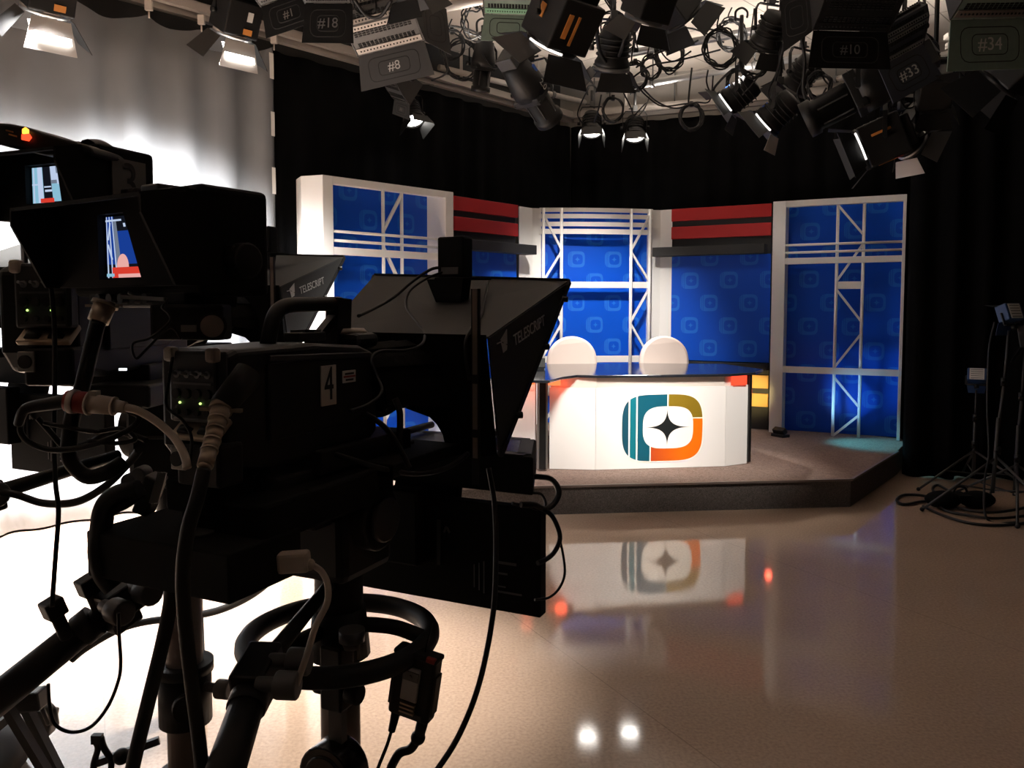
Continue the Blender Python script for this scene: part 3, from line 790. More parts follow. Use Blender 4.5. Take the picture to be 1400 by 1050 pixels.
def viewfinder(name, label, loc, hd, w, zt, zb, hood, bd, sx0, sx1, sz0, sz1, kind, sh, num=None):
    """big studio viewfinder on a bracket; local y points at the scene, the screen looks back at the operator"""
    h = (zt - zb)
    t = thing(name, label, 'viewfinder', (loc[0], loc[1], zb), -R(hd))
    MB().box((0, .045 + bd / 2, h / 2 - .002), (2 * w, bd - .01, h + .030)).build('housing', 'matte', t, .012, segs=3)
    # bezel with a picture opening
    y = .03
    X = Matrix(((1, 0, 0, 0), (0, 0, -1, y), (0, 1, 0, 0), (0, 0, 0, 1)))
    a, b, c_, d_ = sx0 - .003, sx1 + .003, sz0 - .003, sz1 + .003; bs = (b - a) * sh
    mb = MB()
    mb.prism([(-w, 0), (a, 0), (a, h), (-w, h)], -.012, .006, X); mb.prism([(b, 0), (w, 0), (w, h), (b - bs, h), (b - bs, d_), (b, c_)], -.012, .006, X)
    mb.prism([(a, 0), (b, 0), (b, c_), (a, c_)], -.012, .006, X); mb.prism([(a, d_), (b - bs, d_), (b - bs, h), (a, h)], -.012, .006, X)
    mb.build('bezel', 'matte', t)
    screenpic(t, sx0, sx1, sz0, sz1, y + .008, kind, sh)
    hd_ = MB().slab([(-w, y, h), (w, y, h), (w, -hood, h - .018), (-w, -hood, h - .018)], .006)
    for s_ in (-1, 1):
        hd_.slab([(s_ * w, y + .03, 0), (s_ * w, y + .03, h), (s_ * w, -hood, h - .018), (s_ * w, -hood, h * .70), (s_ * w, -.0, 0)], .006)
    hd_.build('sun_hood', 'matte', t)
    MB().box((.03, bd * .6, h + .018), (.05, .05, .014)).build('top_button', 'dgrey', t, .004)
    MB().box((w + .004, bd * .6 + .03, h * .28), (.03, .05, .05)).cyl((w + .0, bd * .6 + .03, h * .28), (w + .03, bd * .6 + .03, h * .28), .03, n=18).build('side_knob', 'black', t, .004)
    MB().box((0, bd * .5 + .03, -.018), (w * 1.5, bd * .7, .036)).build('control_strip', 'black', t, .004)
    MB().ball((.02, .045 + bd * .15, -.016), .0028).build('indicator', 'led', t)
    for k in range(5): MB().cyl((-w * .5 + .035 * k, .06, -.02), (-w * .5 + .035 * k, .04, -.02), .009, n=12).build('control_knob', 'dgrey', t)
    if num:
        n = MB().box((w + .002, .045 + bd * .5, h * .55), (.003, bd * .55, h * .72)).build('number_plate', 'darkplate', t)
        text(num, 'numeral', 'ink', n, axes((w + .004, .045 + bd * .5, h * .55), (0, 1, 0), (0, 0, 1)), h * .8, .0008, .8)
    return t

def prompter(Fr, hd, dz, label, box=True, tm=0.0, tl=-.31):
    t = thing('teleprompter', label, 'teleprompter', Fr.to_translation() + Vector((0, 0, 1.18 + dz)), -R(hd))
    z = lambda v: v - 1.18
    RR, RL = Vector((.248, .267, z(1.476))), Vector((-.24, .267, z(1.482)))
    FR, FL = Vector((.248, .808, z(1.627))), Vector((-.45, .808, z(1.655)))
    BR, BL = Vector((.248, .328, z(1.18))), Vector((-.33, .34, z(1.18)))
    mid = Vector((-.36, .50, z(1.56)))
    hd_ = MB().slab([RL, RR, FR, FL], .006).slab([RR, FR, BR], .006).slab([RL, BL, FL], .006)
    hd_.build('hood', 'hood', t)
    MB().beam(FR, FL, .012, .018).beam(FR + Vector((0, .004, 0)), BR + Vector((0, .004, 0)), .016, .012, (1, 0, 0)).beam(FL, BL, .014, .012, (1, 0, 0)).build('frame', 'black', t)
    for k in (.12, .42, .8):
        q = FR.lerp(BR, k); MB().cyl(q + Vector((.0, .0, 0)), q + Vector((.014, .012, 0)), .009, n=10).build('frame_screw', 'dgrey', t)
    MB().slab([FR + Vector((-.01, -.01, -.01)), FL + Vector((.01, -.01, -.02)), BL + Vector((.01, -.01, .01)), BR + Vector((-.01, -.01, .01))], .003).build('glass', 'glass', t)
    # black cloth behind, open low down around the lens
    cl = [q4(*p, 1, .262) for p in ((664, 458), (679, 622), (640, 625), (609, 606), (606, 594), (598, 580), (588, 570), (566, 562), (540, 552), (505, 548), (470, 548), (425, 540), (415, 452))]
    MB().slab([Vector((q.x, q.y, q.z - 1.18)) for q in cl], .006).build('rear_cloth', 'cloth', t)
    # lens shroud of black cloth
    mb = MB(); rg = []
    for k in range(15):
        a = math.pi * (k / 14) ; rg.append((math.cos(a), math.sin(a)))
    for yy0, yy1, r0, r1 in ((.03, .262, .13, .17),):
        for (c0, s0), (c1, s1) in zip(rg, rg[1:]):
            A = [(-.02 + c0 * r0, yy0, z(1.335) + s0 * r0 * .95), (-.02 + c1 * r0, yy0, z(1.335) + s1 * r0 * .95), (-.02 + c1 * r1, yy1, z(1.305) + s1 * r1 * .95), (-.02 + c0 * r1, yy1, z(1.305) + s0 * r1 * .95)]
            mb.face(A)
    o = mb.build('lens_shroud', 'cloth', t); so = o.modifiers.new('th', 'SOLIDIFY'); so.thickness = .006
    # logo on the side
    Xs = axes((.2525, .508, z(1.488)), (0, 1, .246), (0, 0, 1))
    text('TELESCRIPT', 'lettering', 'hoodprint', t, Xs, .043, .0006, .95)
    sl = lambda a, b: PL(F4, a, b, 0, .2525) - Vector((0, 0, 1.18))
    MB().slab([sl(684, 465), sl(693, 450), sl(693.5, 470), sl(690, 471), sl(687.5, 467)], .001).slab([sl(685, 468), sl(693.5, 472), sl(693, 478), sl(688, 482.5)], .001).beam(sl(679.5, 470), sl(687, 466.5), .001, .003).build('sail_mark', 'hoodprint', t)
    # rods and tray
    for a, b in ((1.594, 1.388), (1.366, 1.255), (1.235, 1.185)): MB().beam((.222, .25, z(a)), (.222, .25, z(b)), .013, .008, (0, 1, 0)).build('rod', 'tan', t)
    MB().beam((.222, .252, z(1.594)), (.222, .252, z(1.12)), .02, .01, (0, 1, 0)).build('rod_channel', 'black', t)
    for x in (-.12, .12): MB().cyl((x, -.25, z(1.195)), (x, .62, z(1.195)), .010, n=12).build('rail_rod', 'black', t)
    MB().box((0, .12, z(1.20)), (.34, .30, .03)).build('tray', 'matte', t, .004)
    q0, q1, q2, q3 = (-.16, .35), (.33, .35), (.232, .60), (-.24, .60)
    mo = MB().hexa([(*q, z(1.081)) for q in (q0, q1, q2, q3)] + [(*q, z(1.177)) for q in (q0, q1, q2, q3)]).build('script_monitor', 'matte', t, .004)
    for k, (a, b) in enumerate((((-.13, .375), (.30, .375)), ((-.20, .58), (.215, .58)), ((-.13, .375), (-.20, .58)), ((.295, .375), (.215, .58)))):
        MB().beam((*a, z(1.177)), (*b, z(1.177)), .035, .006).build('screen_frame', 'dgrey', mo)
    MB().slab([(-.12, .39, z(1.178)), (.27, .39, z(1.178)), (.20, .565, z(1.178)), (-.18, .565, z(1.178))], .003).build('screen', 'gloss', mo)
    rm = MB().box(((.35 + tm + tl) / 2, .37, z(.91)), (.35 + tm - tl, .04, .275)).build('talent_monitor', 'matte', t, .004)
    for x in (-.10, -.02, .06):
        MB().box((x, .349, z(.93)), (.010, .006, .12)).build('vent_slot', 'dgrey', rm)
        MB().tube([(x + .018, .346, z(.96)), (x + .026, .342, z(.975)), (x + .034, .346, z(.96))], .003, n=6).build('latch', 'grey', rm)
    for wd, zz, hh in ((.06, .90, .007), (.035, .872, .005), (.03, .838, .004), (.075, .824, .005)): MB().box((.225 + wd / 2, .3488, z(zz)), (wd, .0008, hh)).build('print_line', 'textgrey', rm)
    for k in range(3): MB().box((.165 + .014 * k, .3485, z(.855)), (.003, .001, .06 + .012 * k)).build('print_bar', 'textgrey', rm)
    MB().box((-.06, .33, z(.97)), (.16, .05, .20)).build('power_supply', 'matte', rm, .006)
    for k in range(4): MB().box((-.125, .303, z(1.035 - .022 * k)), (.010, .003, .012)).build('port', 'plate', rm)
    MB().beam((.0, .40, z(1.08)), (.0, .38, z(1.0)), .20, .02).build('bracket', 'matte', rm)
    if box:
        b = MB().box((-.026, .60, z(1.694)), (.086, .06, .118)).build('sensor_box', 'matte', t, .006)
        MB().box((-.026, .568, z(1.655)), (.055, .004, .02)).build('label', 'darkplate', b)
        MB().box((.0, .60, z(1.632)), (.14, .09, .006)).build('sensor_foot', 'matte', t, .002)
        MB().slab([(-.09, .57, z(1.63)), (.03, .57, z(1.63)), (.02, .57, z(1.565)), (-.06, .57, z(1.565))], .05).build('sensor_wedge', 'matte', t)
    return t

# camera 4, nearest
pedestal(F4, 24.8, 1.235, 'studio pedestal with big steering ring carrying the camera marked 4', .80,
         [[q4(262, 775, 1, -.10), q4(170, 815, 1, -.36), q4(-40, 985, 1, -.56)], [q4(450, 800, 1, -.08), q4(352, 920, 1, -.38), q4(290, 1110, 1, -.60)]])
c4 = tvcamera(F4, 24.8, 0, 'black television camera with the white plate 4 on its side', '4', True)
viewfinder('camera_viewfinder', 'wide black viewfinder above the camera marked 4, showing the set and a chair', (-.685, 1.335), 32, .188, 1.737, 1.585, .055, .15, -.055, .062, .016, .122, 4, .38)
prompter(F4, 24.8, 0, 'large black teleprompter hood with rods and monitor on the camera marked 4')
MB().box((.03, -.20, 1.165), (.20, .36, .075)).box((-.02, -.33, 1.21), (.11, .16, .06)).build('head_case', 'matte', bpy.data.objects['camera_pedestal'], .008)
# its head plate box, in front of the column of camera 3
t = thing('camera_wedge_box', 'flat black box under the rear of the camera marked 4', 'box', tuple(F4 @ Vector((-.035, -.40, 1.10))), -R(24.8))
MB().box((0, .02, 0), (.345, .18, .085)).build('case', 'matte', t, .004)
MB().cyl((.03, .0, .043), (.03, .0, .047), .028, n=20).build('cap', 'grey', t)

# camera 3, beside it
pedestal(F3, 2.0, 1.395, 'studio pedestal carrying the camera marked 3, its tan column bare', .93,
         [[(-.1, -.1, 1.2), (-.22, -.42, 1.17), (-.42, -.62, 1.12)]], wheel=False)
c3 = tvcamera(rigframe(-.895, 1.95, 4.0), 4.0, .16, 'black television camera under the viewfinder marked 3', '3', False)
vp = P(60, 250, 1.70)
viewfinder('camera_viewfinder', 'black viewfinder with the plate 3 on its side, showing a bright cyan picture', (-1.00, 1.66), 22, .135, P(60, 208, 1.7).z, P(60, 300, 1.7).z, .05, .16, -.045, .055, .035, .11, 3, .12, '3')
prompter(FB, 15.0, .153, 'teleprompter hood half hidden behind the wide viewfinder of the camera marked 4')
pedestal(FB, 15.0, 1.39, 'studio pedestal hidden behind the tan column, under the half hidden teleprompter', .95, [], True, False)
tvcamera(FB, 15.0, .153, 'black television camera behind the wide viewfinder, under the half hidden teleprompter', '1', False)
# outer camera, mostly beyond the frame
prompter(F2, 24.8, .20, 'teleprompter hood and monitor in front of the white cyclorama, at the outer camera', box=False, tm=.10, tl=PL(F2, 18, 600, 1, .36).x)
pedestal(F2, 24.8, 1.435, 'studio pedestal of the outer camera by the white cyclorama', .98, [])
tvcamera(F2, 24.8, .20, 'outer black television camera by the cyclorama', '2', False)

# ------------------------------------------------------------------ lighting grid
ZG = 3.98
def pipe(a, b, label, r=.026, mat='rail', name='grid_pipe'):
    t = thing(name, label, 'pipe', a); d = b - a
    MB().cyl((0, 0, 0), d, r, n=16).build('tube', mat, t)
    n = max(2, int(d.length / 1.6))
    for i in range(n):
        q = d * ((i + .5) / n); MB().cyl(q, q + Vector((0, 0, ZC - a.z)), .008, n=8).cyl(q - d.normalized() * .02, q + d.normalized() * .02, r * 1.35).build('drop_rod', 'grey', t)
    return t
GZ = lambda x, y: G(x, y, ZG)
pipe(GZ(860, 73), GZ(1120, 26), 'bright grid pipe crossing the ceiling above the coiled cables', .036, 'alu')
pipe(GZ(830, 124), GZ(1110, 76), 'second bright grid pipe, nearer the back wall than its twin', .036, 'alu')
pipe(GZ(560, 20), GZ(720, -14), 'white grid pipe above the softlight marked 8', .04, 'rail')
pipe(GZ(600, 92), GZ(800, 140), 'grid pipe running above the side curtain track', .03, 'rail')
pipe(GZ(760, 158), GZ(980, 140), 'grid pipe carrying the two small lit backlights', .03, 'rail')
pipe(GZ(1090, 120), GZ(1330, 66), 'grid pipe carrying the spotlights on the masking drape side', .03, 'rail')
pipe(GZ(300, -20), GZ(560, 78), 'grid pipe over the softlights by the cyclorama', .03, 'rail')
pipe(G(1000, -30, ZG), G(1420, -120, ZG), 'near grid pipe over the softlights marked 10 and 34', .03, 'rail')

def yoke(t, piv, axis, r, top=None, lever=True):
    """U bracket from the two sides of a lamp up to a hook clamp and its drop rod to the grid"""
    a = Vector(axis).normalized(); a.z *= .3; a.normalize(); up = Vector((0, 0, 1)); p = Vector(piv)
    h = r * 1.35
    pts = [p - a * r, p - a * r + up * h * .75, p - a * r * .8 + up * h, p + a * r * .8 + up * h, p + a * r + up * h * .75, p + a * r]
    mb = MB()
    for q, w in zip(pts, pts[1:]): mb.beam(q, w, .03, .006, a if abs((w - q).normalized().dot(a)) < .7 else up)
    mb.build('yoke', 'black', t, world=True)
    for s_ in (-1, 1): MB().cyl(p + a * s_ * (r - .005), p + a * s_ * (r + .028), .018, n=14).build('yoke_knob', 'black', t, world=True)
    c = p + up * (h + .03)
    MB().box(c, (.05, .05, .06)).cyl(c + a * .02, c + a * .07, .008).build('clamp', 'dgrey', t, world=True, bevel=.004)
    zt = (ZG if top is None else top)
    if c.z < zt: MB().cyl(c, (c.x, c.y, zt), .016, n=10).tube([(c.x - .05, c.y, zt - .05), (c.x - .05, c.y, zt + .03), (c.x, c.y, zt + .06), (c.x + .045, c.y, zt + .03), (c.x + .045, c.y, zt - .02)], .010, n=6).build('drop_pole', 'black', t, world=True)

def flap(t, hinge_a, hinge_b, out, taper, mat='black', th=.003, grooves=False, name='barn_door'):
    a, b, o = Vector(hinge_a), Vector(hinge_b), Vector(out); d = b - a
    c1, c2 = b + o - d * taper, a + o + d * taper
    f = MB().slab([a, b, c1, c2], th).build(name, mat, t)
    if grooves:
        n = d.cross(o).normalized(); ce = (a + b + c1 + c2) / 4; X = axes(ce, d, o)
        w, h = d.length, o.length
        for k, rr in ((.36, .34), (.22, .20)):
            rw, rh = w * k * (1 - taper), h * (k - .02); cr = min(rw, rh) * .55; pts = []
            for sx_, sy_, a0 in ((1, 1, 0), (-1, 1, 90), (-1, -1, 180), (1, -1, 270)):
                for q in (0, 30, 60, 90): pts.append(X @ Vector((sx_ * (rw - cr) + cr * math.cos(R(a0 + q)), sy_ * (rh - cr) + cr * math.sin(R(a0 + q)), 0)))
            MB().tube(pts, .0045, n=6, closed=True, smooth=False).build('pressed_groove', 'ink', f)
    return f, (a, b, c1, c2)

def softlight(label, loc, hd, tilt, roll=0, w=.62, mat='softgrey', num=None, sides=(-1, 1), fl=.30, flang=78, ink='chalk', band='silver'):
    t = thing('softlight', label, 'studio lamp', loc); t.rotation_euler = (Matrix.Rotation(-R(hd), 3, 'Z') @ Matrix.Rotation(-R(tilt), 3, 'X') @ Matrix.Rotation(R(roll), 3, 'Y')).to_euler()
    hw, hh = w / 2, w * .32
    prof = [(.0, hh), (-.10, hh), (-.21, hh * .75), (-.25, hh * .25), (-.20, -hh * .28), (-.10, -hh * .72), (.0, -hh)]
    X = Matrix(((0, 0, 1, 0), (1, 0, 0, 0), (0, 1, 0, 0), (0, 0, 0, 1)))
    MB().prism(prof, -hw, hw, X).build('housing', mat, t, .004)
    for s_ in (-1, 1):
        MB().prism([(y, z_ * 1.03) for y, z_ in prof], hw * s_ - .004 + .004 * s_, hw * s_ + .004 + .004 * s_, X).build('end_plate', 'black' if mat == 'matte' else 'dgrey', t)
    for k, ((ya, za), (yb, zb)) in enumerate(zip(prof[2:], prof[3:])):
        pa, pb = Vector((0, ya, za)), Vector((0, yb, zb)); d = pb - pa; n = Vector((0, d.z, -d.y)).normalized()
        e = Vector((hw * .97, 0, 0)); a0, a1 = ((.06, .34), (.62, .94))[k % 2] if k < 3 else (.45, .85)
        vb = MB().slab([-e + pa + d * a0 + n * .005, e + pa + d * a0 + n * .005, e + pa + d * a1 + n * .005, -e + pa + d * a1 + n * .005], .006).build('vent_band', band, t)
        sl = MB()
        for q_ in range(18): sl.box(pa + d * (a0 + a1) / 2 + n * .009 + Vector((-hw * .85 + q_ * hw * 1.7 / 17, 0, 0)), (w * .016, .008, .010))
        sl.build('vent_holes', 'ink', vb)
        sl = MB()
        for jj in range(3):
            f_ = a1 + .08 + jj * .12 if k % 2 == 0 else a0 - .08 - jj * .12
            for q_ in range(14): sl.box(pa + d * f_ + n * .002 + Vector((-hw * .8 + q_ * hw * 1.6 / 13, 0, 0)), (w * .04, .008, .006))
        sl.build('louvre_holes', 'ink', t)
    MB().box((0, .003, 0), (w * .94, .006, hh * 1.85)).build('reflector', 'cream', t)
    c_, s_ = math.cos(R(flang)), math.sin(R(flang))
    f, q = flap(t, (-hw, .0, -hh), (hw, .0, -hh), (0, fl * c_, -fl * s_), -.06, mat, .006, True)
    if num:
        a, b, c1, c2 = q; ce = (a + b + c1 + c2) / 4; o = ((c1 + c2) - (a + b))
        X = axes(ce, (b - a), -o); X.translation = ce + X.to_3x3().col[2] * .005
        text(num, 'numeral', ink, f, X, fl * .36, .001)
    f, _ = flap(t, (hw, .0, hh), (-hw, .0, hh), (0, fl * .8, fl * .5), .02, mat, .005)
    for s in sides:
        flap(t, (s * hw, .0, s * hh), (s * hw, .0, -s * hh), (s * fl * .62, fl * .55, -fl * .25), -.06, 'dgrey' if mat == 'softgrey' else mat, .006, True)
    bpy.context.view_layer.update()
    m = wm(t); yoke(t, m @ Vector((0, -.10, hh * .3)), m.to_3x3() @ Vector((1, 0, 0)), hw + .03)
    return t

def fresnel(label, loc, hd, tilt, s=.13, lens='lensdark', ring='steel', doors=(60, 60, 60, 60), boxy=False, roll=0, marks=(), dmat='black', lit_inner=False, mark=None, dl_=1.05, name='fresnel_lamp', body='black'):
    t = thing(name, label, 'studio lamp', loc); t.rotation_euler = (Matrix.Rotation(-R(hd), 3, 'Z') @ Matrix.Rotation(-R(tilt), 3, 'X') @ Matrix.Rotation(R(roll), 3, 'Y')).to_euler()
    Y = Matrix(((1, 0, 0, 0), (0, 0, 1, 0), (0, -1, 0, 0), (0, 0, 0, 1)))
    if boxy:
        MB().box((0, -s * 1.0, 0), (s * 2.0, s * 1.9, s * 2.05)).build('housing', body, t, .012)
        MB().box((0, -s * 2.1, 0), (s * 1.5, s * .5, s * 1.5)).build('rear_cap', body, t, .012)
        for k in range(4): MB().box((0, -s * (.5 + .32 * k), s * 1.04), (s * 1.5, s * .10, s * .06)).build('vent_rib', 'ink', t)
    else:
        MB().lathe([(s * .3, -s * 2.2), (s * .75, -s * 2.1), (s * .85, -s * 1.8), (s * .88, -s * .5), (s * 1.0, -s * .3), (s * 1.0, 0)], Y).build('housing', body, t)
        for k in range(4): MB().lathe([(s * .9, -s * (.65 + .3 * k)), (s * .98, -s * (.65 + .3 * k)), (s * .98, -s * (.72 + .3 * k)), (s * .9, -s * (.72 + .3 * k)), (s * .9, -s * (.65 + .3 * k))], Y, 24, False).build('cooling_fin', body, t)
    MB().lathe([(s * .98, -.012), (s * 1.06, -.012), (s * 1.06, .016), (s * .98, .016), (s * .98, -.012)], Y, 28, False).build('lens_ring', 'black' if ring == 'rim' else ring, t)
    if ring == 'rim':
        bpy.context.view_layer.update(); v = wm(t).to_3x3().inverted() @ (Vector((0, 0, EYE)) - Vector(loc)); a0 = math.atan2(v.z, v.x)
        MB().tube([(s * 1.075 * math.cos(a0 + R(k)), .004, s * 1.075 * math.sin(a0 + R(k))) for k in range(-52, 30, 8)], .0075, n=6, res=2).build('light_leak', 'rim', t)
    MB().lathe([(s * .01, .016), (s * .5, .013), (s * .9, .002)], Y, 24).build('lens', lens, t)
    q = s * 1.04
    for k, (ang, (ax, az)) in enumerate(zip(doors, ((0, -1), (1, 0), (0, 1), (-1, 0)))):
        if ang is None: continue
        L = s * dl_; pa = Vector((-az * q * .8 + ax * q, .018, ax * q * .8 + az * q)); pb = Vector((az * q * .8 + ax * q, .018, -ax * q * .8 + az * q))
        o = Vector((ax * math.cos(R(ang)), math.sin(R(ang)), az * math.cos(R(ang)))) * L
        f, _ = flap(t, pa, pb, o, -.18, 'plate' if (lit_inner and k == 0) else dmat, .003)  # lower flap coloured pale so that it looks lit
    for (x, y, z_, w, h, m) in marks: MB().box((x * s, y * s, z_ * s), (w * s if abs(x) < 1 else .006, w * s if abs(x) >= 1 else h * s, h * s if abs(x) >= 1 else .006)).build('label', m, t)
    if mark: text(mark, 'numeral', 'chalk', t, axes((s * 1.01, -s, 0), (0, 1, 0), (0, 0, 1)), s * .5, .001)
    bpy.context.view_layer.update(); m = wm(t)
    yoke(t, m @ Vector((0, -s, 0)), m.to_3x3() @ Vector((1, 0, 0)), s * 1.2)
    return t

def ellipsoidal(label, loc, hd, tilt, s=.09, L=.5, band=None, mark=None):
    t = thing('profile_spotlight', label, 'studio lamp', loc); t.rotation_euler = (Matrix.Rotation(-R(hd), 3, 'Z') @ Matrix.Rotation(-R(tilt), 3, 'X')).to_euler()
    Y = Matrix(((1, 0, 0, 0), (0, 0, 1, 0), (0, -1, 0, 0), (0, 0, 0, 1)))
    MB().lathe([(s * .5, -L * .5), (s * .9, -L * .47), (s * 1.15, -L * .2), (s * 1.2, -L * .12), (s * 1.2, -L * .02)], Y).build('reflector_housing', 'black', t)
    MB().box((0, -L * .56, 0), (s * 1.3, L * .16, s * 1.3)).build('lamp_cap', 'dgrey', t, .008)
    MB().box((0, .0, 0), (s * 2.1, L * .10, s * 2.1)).build('shutter_gate', 'black', t, .006)
    for k in range(4):
        a = R(45 + 90 * k); MB().beam((s * 1.0 * math.cos(a), 0, s * 1.0 * math.sin(a)), (s * 1.5 * math.cos(a), .0, s * 1.5 * math.sin(a)), .03, .004, (0, 1, 0)).build('shutter', 'dgrey', t)
    MB().lathe([(s * .85, L * .04), (s * .85, L * .36), (s * 1.0, L * .37), (s * 1.0, L * .46), (s * .9, L * .46)], Y).build('lens_tube', 'black', t)
    for k in range(6):
        a = R(60 * k); MB().beam((s * .87 * math.cos(a), L * .07, s * .87 * math.sin(a)), (s * .87 * math.cos(a), L * .33, s * .87 * math.sin(a)), .008, .010).build('rib', 'dgrey', t)
    MB().lathe([(s * .01, L * .455), (s * .8, L * .44)], Y).build('lens', 'lensdark', t)
    if band: MB().box((s * .95, -L * .3, s * .4), (.02, .06, .03)).build('tape', band, t)
    if mark: text(mark, 'numeral', 'chalk', t, axes((s * 1.22, -L * .1, 0), (0, 1, 0), (0, 0, 1)), s * .6, .001)
    bpy.context.view_layer.update(); m = wm(t)
    yoke(t, m @ Vector((0, -.02, 0)), m.to_3x3() @ Vector((1, 0, 0)), s * 1.45)
    return t

# floods on the cyclorama
FLOODS = []
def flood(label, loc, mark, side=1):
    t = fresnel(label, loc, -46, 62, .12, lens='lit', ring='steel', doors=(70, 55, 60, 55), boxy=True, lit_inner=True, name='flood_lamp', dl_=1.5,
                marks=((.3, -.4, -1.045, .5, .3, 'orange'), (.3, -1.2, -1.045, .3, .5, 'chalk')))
    f = MB().slab([(-.11, .05, -.10), (.11, .05, -.10), (.10, .13, -.19), (-.10, .13, -.19)], .003).build('flap_glow', 'litflap', t)  # glowing sheet stands in for the lower flap lit by the lamp
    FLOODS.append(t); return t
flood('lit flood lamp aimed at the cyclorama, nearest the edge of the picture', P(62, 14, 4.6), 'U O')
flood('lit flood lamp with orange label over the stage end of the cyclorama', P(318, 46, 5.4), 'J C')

softlight('black softlight with chalked flap 18 beside the cyclorama track', P(452, -16, 5.1), 10, 8, 4, .31, 'matte', '#18', (), .24, 80, 'textgrey', 'dgrey')
softlight('black softlight with chalked flap 1 next to the one marked 18', P(387, -24, 5.25), 16, 8, -12, .35, 'matte', '#1', (), .20, 78, 'darkplate', 'dgrey')
softlight('grey vented softlight with chalked number 8 on its lower flap', P(532, 38, 6.0), 14, 10, -9, .52, 'softgrey', '#8', (1,), .25, 74, band='rail')
softlight('small dark softlight hanging just under the one marked 8', P(558, 126, 6.7), 46, 24, 22, .30, 'dgrey', 'AV', (), .12, 60, 'darkplate', 'dgrey')
fresnel('lit small fresnel lamp alone against the black side drape', P(566, 164, 7.6), 140, 62, .10, lens='lit', ring='black', doors=(None, 75, 75, 75))
softlight('dark green softlight with pale green vent band beside the big fresnel', P(697, 0, 6.0), 2, 10, 3, .36, 'softgreen', None, (), .19, 76, 'chalk', 'greenband')
fresnel('large black fresnel lamp with orange labels and open flaps at the grid centre', P(755, 60, 4.9), -38, 52, .155, ring='rim', doors=(50, 40, 30, 30), boxy=True, dmat='black', dl_=1.1,
        marks=((1.02, -.5, .3, .9, .16, 'orange'), (-.5, -1.0, -1.045, .22, .9, 'orange'), (-.1, -.9, -1.045, .12, 1.1, 'orange'), (-1.02, -1.1, .1, .5, .3, 'orange'), (.0, -2.37, .2, .3, .3, 'orange')))
ellipsoidal('slim black spotlight tube pointing down beside the cable coil', P(660, 92, 7.0), -20, 70, .085, .44, None, '40T')
ellipsoidal('profile spotlight with blue tape pointing down toward the drape', P(728, 128, 6.4), 40, 36, .12, .62, 'bluetape', '2.0')
for i, (x, y, lb) in enumerate(((809, 180, 'small lit backlight lamp above the white truss tower'), (868, 186, 'small lit backlight lamp above the red striped wall end'))):
    fresnel(lb, P(x, y, 9.0), 186, 66, .112, lens='lit', ring='black', doors=(None, 75, 80, 75))
fresnel('black fresnel lamp with one bright flap edge hanging at the grid centre', P(836, 92, 6.0), -8, 62, .13, ring='grey', doors=(60, 60, 50, 50), mark='4')
fresnel('fresnel lamp with chalk marked flaps and bright lens rim above the emblem wall', P(995, 142, 6.8), -62, 34, .125, ring='rim', doors=(55, 40, 60, 20), dmat='softgrey', marks=((.2, -.6, 1.02, .3, .4, 'bluetape'),))
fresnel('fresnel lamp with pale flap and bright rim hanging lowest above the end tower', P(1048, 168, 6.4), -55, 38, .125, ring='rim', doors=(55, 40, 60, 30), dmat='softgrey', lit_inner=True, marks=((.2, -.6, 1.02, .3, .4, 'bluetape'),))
fresnel('dark fresnel lamp behind the bunched cables above the end tower', P(1085, 120, 7.0), -30, 45, .13, ring='grey', doors=(60, 60, 60, 60))
ellipsoidal('big profile spotlight lying level with blue tape near its lens', P(1172, 128, 5.4), -62, 24, .125, .78, 'bluetape')
softlight('black softlight with chalked flap 10 high over the masking drape', P(1160, 12, 4.9), -4, 12, 0, .46, 'matte', '#10', (-1,), .22, 78, 'textgrey', 'matte')
softlight('blue grey softlight with chalked flap 33, tilted behind the one marked 10', P(1218, 60, 5.15), 6, 14, -30, .32, 'softblue', '#33', (1,), .24, 76, 'chalk', 'alu')
softlight('green softlight with chalked flap 34 over the light stands', P(1345, -10, 4.6), -10, 12, -5, .50, 'softgreen', '#34', (), .28, 76, band='tan')
fresnel('boxy black fresnel lamp with orange strip hanging in front of the masking drape', P(1178, 205, 5.9), -66, 22, .15, ring='rim', doors=(60, 50, 60, 40), boxy=True, roll=-8,
        marks=((.3, -.9, -1.04, .12, .9, 'orange'), (1.02, -1.0, .5, 1.1, .13, 'orange'), (1.02, -.6, .2, .25, .25, 'chalk'), (1.02, -1.0, -.55, .3, .22, 'redplug'), (-.4, -1.4, -1.04, .25, .3, 'redplug'), (-1.02, -1.0, .4, .9, .12, 'orange')))
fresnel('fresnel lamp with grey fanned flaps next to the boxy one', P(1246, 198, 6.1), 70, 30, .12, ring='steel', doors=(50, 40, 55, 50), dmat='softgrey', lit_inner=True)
fresnel('big dark fresnel lamp with hanging flap over the light stands', P(1366, 112, 4.9), -40, 42, .125, ring='black', doors=(70, 60, 50, 60), boxy=True, dl_=1.7, dmat='matte')
fresnel('dark lamp hung high between the coiled cables', P(935, 22, 6.6), 60, 40, .15, ring='black', doors=(60, 60, 60, 60), boxy=True)
fresnel('dark fresnel lamp hung at the top edge near the bright pipe', P(1045, 62, 6.4), -20, 50, .12, ring='black', doors=(60, 60, 60, 60))
fresnel('dark fresnel lamp at the grid top next to the large one', P(880, 26, 5.2), -30, 58, .12, ring='grey', doors=(60, 60, 50, 60), boxy=True, marks=((1.02, -.7, .2, 1.2, .05, 'bluetape'),))
fresnel('black fresnel lamp hung under the track by the masking drape', P(1275, 142, 5.8), 20, 50, .11, ring='black', doors=(60, 60, 60, 60), boxy=True)
fresnel('black lamp bundle at the top edge beside the softlight marked 8', P(566, -8, 5.4), 30, 60, .12, ring='black', doors=(60, 60, 60, 60), boxy=True)

